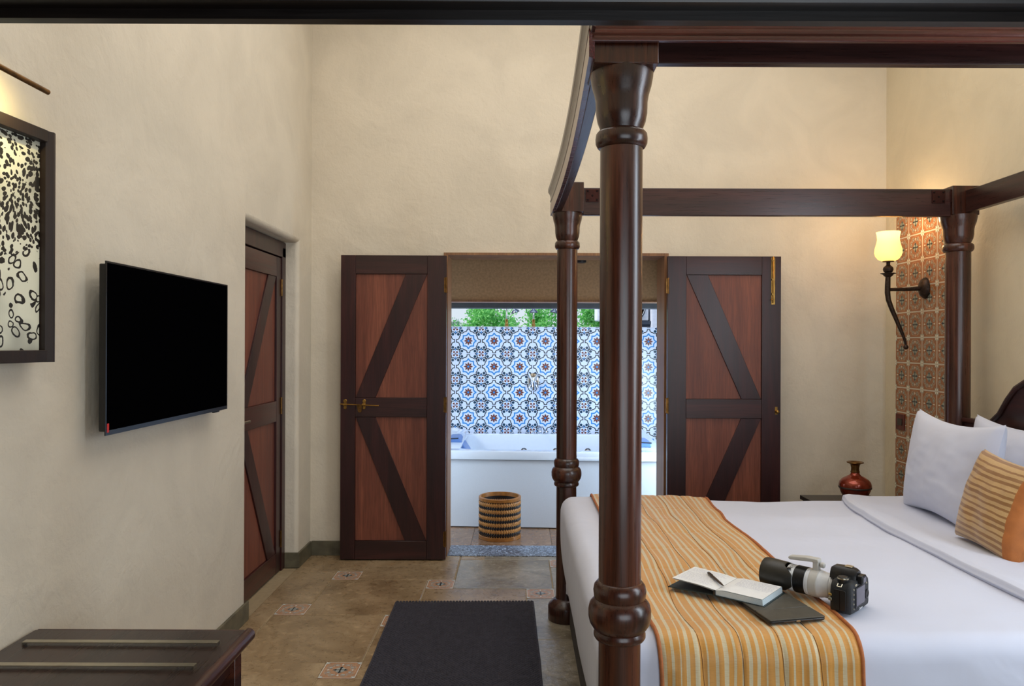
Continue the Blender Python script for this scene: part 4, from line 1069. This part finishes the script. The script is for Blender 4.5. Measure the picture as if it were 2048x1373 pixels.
cprt('port_cover', B().prism(rrect(-.046, .012, -.010, .072, .005), 'y', .0735, .0755), 'black', bevel=.001, merge=True)
cprt('port_cover_seam', B().box(-.030, .0755, .014, -.0285, .0760, .070), 'screw')
cprt('strap_lug', B().tube([(-.022, .068, .088), (-.022, .077, .082), (-.034, .077, .082), (-.034, .068, .088)], .0015, 6), 'steel')
cprt('focus_switch', B().box(-.006, .060, .036, .004, .0765, .044), 'steel', bevel=.001); cprt('focus_switch', B().box(-.006, .060, .050, .004, .0765, .056), 'gold', bevel=.001)
cprt('screen_frame', B().box(-.0622, -.036, .016, -.0595, .040, .076), 'black', bevel=.001)
cprt('screen', B().box(-.0632, -.032, .021, -.0620, .034, .073), 'lcd', bevel=.0005)
for k in range(5): cprt('button', B().lathe([(.0030, 0), (.0026, .003)], (-.0590, .052, .018 + .014 * k), 12, mat=Matrix.Rotation(-pi / 2, 3, 'Y')), 'steel')
cprt('control_wheel', B().lathe([(.014, 0), (.014, .003), (.009, .004), (.006, .002), (1e-6, .002)], (-.0590, -.055, .038), 22, mat=Matrix.Rotation(-pi / 2, 3, 'Y')), 'black')
for yy in (.030, .038): cprt('button', B().lathe([(.0035, 0), (.0030, .003)], (-.0590, yy, .083), 12, mat=Matrix.Rotation(-pi / 2, 3, 'Y')), 'steel')
cprt('button', B().lathe([(.0035, 0), (.0030, .003)], (-.0590, -.050, .072), 12, mat=Matrix.Rotation(-pi / 2, 3, 'Y')), 'steel')
def text_mesh(name, s, size, mtx, mt, parent, **k):
    cu = bpy.data.curves.new(name, 'FONT'); cu.body = s; cu.size = size; cu.extrude = .0002; cu.align_x = 'CENTER'; cu.align_y = 'CENTER'; cu.resolution_u = 3
    to = bpy.data.objects.new(name, cu); COL.objects.link(to); bpy.context.view_layer.update()
    dg = bpy.context.evaluated_depsgraph_get(); me = bpy.data.meshes.new_from_object(to.evaluated_get(dg)); bpy.data.objects.remove(to)
    b = B(); b.v = [tuple(mtx @ v.co) for v in me.vertices]; b.f = [tuple(p.vertices) for p in me.polygons]; b.mi = [0] * len(b.f)
    return part(name, b, mt, parent, smooth=False)
# lettering below the screen
sm = cm @ Matrix(((0, 0, -1, -.0632), (-1, 0, 0, .002), (0, 1, 0, .0105), (0, 0, 0, 1)))
text_mesh('lettering', 'Canon', .0105, sm, 'white', cmo)
# lens: mount at local x=0
cprt('lens_mount', lx([(.033, -.004), (.034, .004), (.036, .006), (.036, .012)]), 'gold')
cprt('lens_barrel', lx([(.036, .010), (.0375, .012), (.0375, .018), (.036, .019), (.036, .022), (.0375, .023), (.0375, .040), (.039, .046), (.0405, .050), (.0405, .058)]), 'lens_white')
cprt('collar', lx([(.0410, .056), (.0425, .058), (.0425, .080), (.0410, .082)]), 'lens_foot')
cprt('lens_barrel', lx([(.0405, .080), (.0415, .084), (.0415, .088), (.040, .089), (.040, .091), (.0405, .094)]), 'lens_white')
pr = [(.0405, .094)]
k = 0
x = .095
while x < .128: pr += [(.0418, x), (.0418, x + .0012), (.0408, x + .0016), (.0408, x + .0022)]; x += .0024
cprt('zoom_ring', lx(pr + [(.0405, .130)]), 'black', angle=20)
cprt('lens_barrel', lx([(.0405, .130), (.041, .131), (.041, .152), (.040, .154)]), 'lens_white')
# hood with petal cutouts, opening at the front
segs = 64
b = B(); vs = []
for i in range(segs):
    a = 2 * pi * i / segs
    rear = .149 - .012 * (cos(2 * a)) 
    rear = .146 - .016 * max(-1, min(1, cos(2 * a) * 1.5))
    for r_, x_ in ((.0425, rear), (.0445, rear + .003), (.0455, .190), (.0465, .200), (.0462, .232), (.0445, .236), (.0425, .234), (.041, .200), (.0412, rear + .001)):
        vs.append((x_, r_ * cos(a), AZ - .008 + r_ * sin(a)))
m_ = 9
b.add(vs, [(i * m_ + k, i * m_ + (k + 1) % m_, ((i + 1) % segs) * m_ + (k + 1) % m_, ((i + 1) % segs) * m_ + k) for i in range(segs) for k in range(m_)])
cprt('lens_hood', b, 'hood', merge=True)
cprt('front_glass', lx([(1e-6, .168), (.030, .166), (.040, .160)]), 'screen')
# foot sticking up
cprt('lens_foot', B().box(.060, -.011, AZ + .030, .078, .011, AZ + .058).prism([(.058, AZ + .056), (.082, AZ + .056), (.150, AZ + .050), (.156, AZ + .055), (.152, AZ + .061), (.100, AZ + .068), (.060, AZ + .068)], 'y', -.013, .013), 'lens_foot', bevel=.003, merge=False)
cprt('collar_knob', B().lathe([(.006, 0), (.0085, .003), (.0085, .012), (.006, .014), (1e-6, .014)], (.058, 0, AZ + .050), 16, mat=Matrix.Rotation(-pi / 2, 3, 'Y')), 'lens_foot')
# lettering ring around the front of the barrel
for i, ch in enumerate('70-200mm'):
    a = radians(112 - 16 * i) if S > 0 else radians(68 + 16 * i)
    rad = .0412
    cpos = Vector((.142, rad * cos(a), AZ - .008 + rad * sin(a))); nrm = Vector((0, cos(a), sin(a))); xx = Vector((0, -sin(a), cos(a))) * (-1 if S > 0 else 1)
    yy = nrm.cross(xx)
    text_mesh('lettering', ch, .012, cm @ Matrix(((xx.x, yy.x, nrm.x, cpos.x), (xx.y, yy.y, nrm.y, cpos.y), (xx.z, yy.z, nrm.z, cpos.z), (0, 0, 0, 1))), 'black', cmo)
cprt('window', B().box(.140, S * .022, AZ + .0245, .150, S * .030, AZ + .0285), 'black')

# ============================================================ RIGHT SIDE
# nightstand
ns = thing('nightstand', 'black wooden nightstand in the corner behind the bed', 'nightstand', (2.1, 4.74, 0))
part('top', B().box(1.875, 4.50, .462, 2.34, 4.965, .49), 'black_wood', ns, bevel=.003)
part('body', B().box(1.89, 4.515, .08, 2.325, 4.95, .4615), 'black_wood', ns, bevel=.002)
part('drawer', B().box(1.905, 4.505, .27, 2.31, 4.5145, .445), 'black_wood', ns, bevel=.002)
for x in (1.89, 2.29):
    for y in (4.515, 4.915): part('leg', B().box(x, y, 0, x + .035, y + .035, .0795), 'black_wood', ns)
# vase
vz = .4905; vx, vy = 2.128, 4.71
va = thing('vase', 'red brown lacquered metal vase with brass neck on the nightstand', 'vase', (vx, vy, vz))
part('body', B().lathe([(1e-6, 0), (.050, 0), (.054, .004), (.066, .030), (.085, .068), (.0955, .096), (.0970, .108), (.0965, .118), (.0915, .135), (.078, .152), (.055, .166), (.035, .176), (.027, .186), (.025, .194)], (vx, vy, vz), 48), 'copper', va)
part('band', B().lathe([(.0957, .0945), (.0975, .096), (.0985, .104), (.0975, .106)], (vx, vy, vz), 48), 'vband', va)
part('neck', B().lathe([(.025, .193), (.0275, .197), (.0275, .201), (.0245, .204), (.0235, .222), (.028, .243), (.036, .250), (.050, .255), (.051, .258), (.048, .261), (.034, .257), (.022, .250), (.019, .21)], (vx, vy, vz), 40), 'oldbrass', va)
# wall light
sx, sy, sz_ = 2.325, 4.681, 1.846
sc = thing('wall_sconce', 'lit wall lamp with frosted tulip shade on curved iron bracket', 'wall lamp', (XR - .02, sy, 1.85))
part('wall_cup', B().lathe([(.046, 0), (.050, .004), (.048, .014), (.040, .028), (.026, .038), (.012, .042)], (XR - .0205, sy, 1.85), 28, mat=Matrix.Rotation(-pi / 2, 3, 'Y'), sx=1.35), 'iron', sc)
part('arm', B().tube([(XR - .055, sy, 1.848), (2.45, sy, 1.842), (sx, sy, 1.84)], [.015, .012, .011], 14), 'iron', sc)
hp = [(2.317, 1.925, .015), (2.315, 1.87, .0165), (2.314, 1.82, .0165), (2.320, 1.775, .0155), (2.340, 1.72, .0145), (2.366, 1.66, .013), (2.392, 1.60, .0115), (2.412, 1.555, .010), (2.426, 1.515, .0085), (2.430, 1.49, .007)]
part('horn', B().tube([(x, sy, z) for x, z, r_ in hp], [h[2] for h in hp], 14), 'iron', sc)
part('ball', B().ball((2.431, sy, 1.478), .0155), 'iron', sc)
part('drip_pan', B().lathe([(.012, -.022), (.026, -.012), (.030, -.004), (.046, .002), (.046, .0045), (.02, .005)], (2.318, sy, 1.938), 28), 'iron', sc)
part('knop', B().lathe([(.014, 0), (.026, .008), (.031, .022), (.028, .036), (.016, .047), (.011, .052), (.011, .066), (.014, .069), (.034, .071), (.034, .0745), (.012, .076)], (2.318, sy, 1.943), 28), 'iron', sc)
t = NT('frosted_glass'); t.set(Base_Color=lin((255, 240, 210)), Roughness=.6, Emission_Color=lin((255, 214, 138)), Emission_Strength=.40)
trn = t.n('ShaderNodeBsdfTranslucent', {0: lin((255, 238, 200))}); mx_ = t.n('ShaderNodeMixShader', {0: .55, 1: t.b.outputs[0], 2: trn.outputs[0]}); t.t.links.new(mx_.outputs[0], t.out.inputs[0]); M['shade'] = t.m
M['bulb'] = emis('bulb', (255, 226, 170), 9.0)
sp_ = [(.036, 0), (.058, .010), (.074, .030), (.0800, .052), (.0785, .075), (.070, .105), (.0635, .135), (.0655, .160), (.0705, .182)]
b = B().lathe(sp_ + [(r_ - .003, z) for r_, z in sp_[::-1]], (2.318, sy, 2.019), 40)
part('lamp_shade', b, 'shade', sc)
part('bulb', B().ball((2.318, sy, 2.085), .024, 16, sz=1.35), 'bulb', sc)
pl = bpy.data.lights.new('sconce_light', 'POINT'); pl.energy = 5.0; pl.color = (1.0, .70, .38); pl.shadow_soft_size = .05
po = bpy.data.objects.new('sconce_light', pl); COL.objects.link(po); po.location = (2.318, sy, 2.225)
# switch plate
sw = thing('wall_switch', 'red brown switch plate with grey rocker low on the tile band', 'switch', (XR - .02, 4.975, .97))
part('plate', B().box(XR - .0285, 4.925, .925, XR - .0203, 5.035, 1.030), 'redplate', sw, bevel=.002)
part('rocker', B().box(XR - .0325, 4.950, .955, XR - .0286, 5.010, 1.000), 'vband', sw, bevel=.002)

# ============================================================ LEFT WALL
# television
tv = thing('television', 'black flat screen television mounted on the left wall', 'television', (XL + .05, 3.01, 1.47))
tx_, ty0, ty1, tz0_, tz1_ = -1.382, 2.492, 3.532, 1.176, 1.763
part('case', B().box(tx_ - .030, ty0 + .01, tz0_ + .012, tx_ - .004, ty1 - .01, tz1_ - .008), 'tvframe', tv, bevel=.004)
part('bezel', B().box(tx_ - .004, ty0, tz0_, tx_, ty1, tz0_ + .016).box(tx_ - .004, ty0, tz1_ - .006, tx_, ty1, tz1_).box(tx_ - .004, ty0, tz0_ + .016, tx_, ty0 + .006, tz1_ - .006).box(tx_ - .004, ty1 - .006, tz0_ + .016, tx_, ty1, tz1_ - .006), 'tvframe', tv)
part('screen', B().box(tx_ - .0035, ty0 + .0062, tz0_ + .0162, tx_ - .0008, ty1 - .0062, tz1_ - .0062), 'screen', tv)
part('sticker', B().box(tx_ + .0002, ty0 + .008, tz0_ + .010, tx_ + .0008, ty0 + .020, tz0_ + .040), 'red', tv)
part('sensor_bump', B().box(tx_ - .016, ty1 - .14, tz0_ - .007, tx_ - .004, ty1 - .08, tz0_ - .0002), 'black', tv, bevel=.002)
part('wall_mount', B().box(XL + .001, 2.8, 1.32, tx_ - .0305, 3.22, 1.62), 'tvframe', tv)
# framed leopard print
t = NT('leopard_print'); co = t.coord((1, 1, 1)); 
wv = t.n('ShaderNodeTexNoise', {'Vector': co, 'Scale': 7.0, 'Detail': 2}).outputs[1]
wc = t.n('ShaderNodeVectorMath', {0: wv, 1: (.10, .10, .10)}, operation='MULTIPLY').outputs[0]
wc = t.n('ShaderNodeVectorMath', {0: co, 1: wc}, operation='ADD').outputs[0]
vo = t.n('ShaderNodeTexVoronoi', {'Vector': wc, 'Scale': 66.0, 'Randomness': .9}).outputs['Distance']
big = t.n('ShaderNodeTexVoronoi', {'Vector': wc, 'Scale': 26.0, 'Randomness': .9}).outputs['Distance']
nz = t.noise(co, 60, 3); zone = t.noise(co, 4.5, 2)
spot = t.math('LESS_THAN', t.math('ADD', vo, t.math('MULTIPLY', nz, .35)), t.math('ADD', .50, t.math('MULTIPLY', zone, .40)))
r1 = t.math('LESS_THAN', t.math('ABSOLUTE', t.math('SUBTRACT', t.math('ADD', big, t.math('MULTIPLY', nz, .20)), .45)), .075)
zs = t.n('ShaderNodeSeparateXYZ', {0: co}).outputs[2]
low = t.math('LESS_THAN', t.math('ADD', zs, t.math('MULTIPLY', zone, .5)), .48)
ink = t.math('ADD', t.math('MULTIPLY', spot, t.math('SUBTRACT', 1.0, low)), t.math('MULTIPLY', r1, low))
bgc = t.ramp(zone, (.42, lin((226, 228, 210))), (.68, lin((150, 152, 142))))
t.set(Base_Color=t.mix(ink, bgc, lin((36, 36, 34))), Roughness=.35); M['leopard'] = t.m
PX = XL + .004
q = Matrix.Translation((XL + .046, 2.233, 1.430)) @ Matrix.Rotation(radians(-4.0), 4, 'Z')
# local: -y runs towards the camera, x out of the wall
pic = thing('framed_picture', 'dark framed black and white leopard skin print on the left wall under the picture light', 'picture', tuple(q.to_translation()))
ORG[pic.name] = tuple(q.to_translation())
def pp(name, b, mt, **k): return part(name, b.xf(q), mt, pic, **k)
PHh, PWw, fw = .684, .56, .036
pp('frame_side', B().prism([(-.004, -fw), (.020, -fw + .002), (.030, -.012), (.026, 0), (-.004, 0)], 'z', 0, PHh), 'frame', merge=True)
pp('frame_side', B().prism([(-.004, -PWw), (.026, -PWw), (.030, -PWw + .012), (.020, -PWw + fw), (-.004, -PWw + fw)], 'z', 0, PHh), 'frame', merge=True)
pp('frame_rail', B().box(-.004, -PWw + fw, .0005, .0295, -fw - .0003, fw), 'frame', bevel=.002)
pp('frame_rail', B().box(-.004, -PWw + fw, PHh - fw, .0295, -fw - .0003, PHh - .0005), 'frame', bevel=.002)
pp('print', B().box(-.003, -PWw + fw, fw, .006, -fw - .004, PHh - fw), 'leopard')
# picture light
RLX, RLY, RLZ = -1.315, 2.075, 2.186
lp_ = thing('picture_light', 'slim brass picture light on the left wall above the leopard print', 'picture light', (XL, 1.75, 2.2))
half = [(cos(radians(a)), sin(radians(a))) for a in range(165, -100, -22)]
b = B(); prof = [(RLX + .0075 * c, RLZ + .0075 * s) for c, s in half] + [(RLX + .006 * c, RLZ + .006 * s) for c, s in half[::-1]]
b.prism(prof, 'y', 1.52, RLY)
part('reflector', b, 'oldbrass', lp_, merge=True)
part('end_cap', B().prism([(RLX + .0056 * c, RLZ + .0056 * s) for c, s in half], 'y', RLY - .002, RLY), 'gold', lp_)
M['tube'] = emis('warm_tube', (255, 214, 120), 6.0)
part('tube', B().tube([(RLX, 1.53, RLZ + .001), (RLX, RLY - .006, RLZ + .001)], .0032, 10), 'tube', lp_)
part('arm', B().tube([(XL, 1.75, 2.16), (XL + .05, 1.75, 2.205), (RLX - .01, 1.75, RLZ + .008)], .006, 10), 'oldbrass', lp_)
part('wall_plate', B().box(XL + .0005, 1.70, 2.12, XL + .010, 1.80, 2.18), 'oldbrass', lp_, bevel=.002)
al = bpy.data.lights.new('picture_light_glow', 'AREA'); al.shape = 'RECTANGLE'; al.size = .5; al.size_y = .012; al.energy = 2.6; al.color = (1.0, .78, .30); al.spread = radians(150)
ao = bpy.data.objects.new('picture_light_glow', al); COL.objects.link(ao); ao.location = (RLX - .004, 1.80, RLZ - .010)
ao.rotation_euler = (Vector((-1, 0, -.62))).to_track_quat('-Z', 'Y').to_euler()

# luggage bench
be = thing('luggage_bench', 'dark wooden luggage bench with flat metal strips along the left wall', 'bench', (-1.13, 1.75, 0))
BT0, BT1, BTZ = -1.452, -.822, .623
part('top', B().box(BT0, 1.255, BTZ - .022, BT1, 2.243, BTZ), 'bench', be, bevel=.001)
ep = [(BT1 + .0005, BTZ)] + [(BT1 + .006 + .018 * cos(radians(a)), BTZ - .020 + .020 * sin(radians(a))) for a in range(85, -91, -16)] + [(BT1 + .0005, BTZ - .042)]
part('edge_moulding', B().prism(ep, 'y', 1.235, 2.263), 'benche', be, merge=True)
part('edge_moulding', B().box(BT0, 2.2435, BTZ - .040, BT1, 2.256, BTZ - .001), 'benche', be, bevel=.005, seg=3); part('edge_moulding', B().box(BT0, 1.242, BTZ - .040, BT1, 1.2545, BTZ - .001), 'benche', be, bevel=.005, seg=3)
for x in (BT0 + .004, -.872):
    for y in (1.275, 2.175): part('leg', B().box(x, y, 0, x + .048, y + .048, BTZ - .0425), 'benche', be, bevel=.003)
part('apron', B().box(-.862, 1.324, .520, -.840, 2.174, BTZ - .0425), 'benche', be); part('apron', B().box(BT0 + .053, 2.185, .520, -.873, 2.205, BTZ - .0425), 'benche', be)
part('apron', B().box(BT0 + .053, 1.29, .520, -.873, 1.31, BTZ - .0425), 'benche', be)
part('shelf', B().box(BT0 + .01, 1.33, .20, -.88, 2.17, .225), 'bench', be)
for k in range(6):
    y = 2.133 - .153 * k
    if y > 1.30:
        x0 = -1.414; x1 = -.857
        part('metal_strip', B().prism([(x0, BTZ + .0105), (x0, BTZ + .0002), (x0 + .003, BTZ + .0002), (x0 + .003, BTZ + .008), (x1 - .003, BTZ + .008), (x1 - .003, BTZ + .0002), (x1, BTZ + .0002), (x1, BTZ + .0105)], 'y', y - .010, y + .010), 'steel', be, merge=True)

# ============================================================ RUG
rg = thing('rug', 'thick charcoal grey woven wool rug lying beside the foot of the bed', 'rug', (-.30, 3.4, 0)); rg.rotation_euler = (0, 0, radians(1.1)); rg.location.x = -.287; bpy.context.view_layer.update()
rx0, rx1, ry0, ry1 = -.692, .088, 2.30, 4.262
part('backing', B().box(rx0 + .004, ry0 + .004, .0015, rx1 - .004, ry1 - .004, .010), 'rug', rg)
b = B(); px_, py_ = .0178, .0108; row = 0; y = ry0 + .006
dome = [(1.0, 0.0), (.72, .75)]
while y < ry1 - .002:
    x = rx0 + .009 + (px_ / 2 if row % 2 else 0)
    sh_ = .003 if row % 2 else -.003
    wob = .003 * N3(0, y, 2, 2.0)
    while x < rx1 - .004:
        hz = .0095 + random.uniform(-.001, .001); jx, jy = random.uniform(-.0008, .0008) + wob, random.uniform(-.0006, .0006)
        k0 = len(b.v)
        for sc_, zz in dome:
            for i in range(6):
                a = i * pi / 3
                ca, sa = cos(a) * .0092 * sc_, sin(a) * .0066 * sc_
                b.v.append((x + jx + ca, y + jy + sa + ca * .35 * (1 if row % 2 else -1), .008 + zz * hz))
        b.v.append((x + jx, y + jy, .008 + hz))
        for i in range(6):
            j = (i + 1) % 6; b.f.append((k0 + i, k0 + j, k0 + 6 + j, k0 + 6 + i)); b.f.append((k0 + 6 + i, k0 + 6 + j, k0 + 12)); b.mi += [0, 0]
        x += px_
    y += py_; row += 1
part('wool_loops', b, 'rug', rg, kind='stuff', angle=80)
b = B()
n_ = int((rx1 - rx0) / .0178)
for i in range(n_ + 1): b.ball((rx0 + .008 + .0178 * i, ry1, .010), .0085, 8)
part('end_knots', b, 'rug', rg, kind='stuff', angle=80)
for xx in (rx0, rx1):
    part('edge_cord', B().tube([(xx + .003 * N3(0, y_ / 10, 1, 3), y_ / 10, .009) for y_ in range(23, 43)] + [(xx, ry1, .009)], .0062, 8), 'rug', rg)
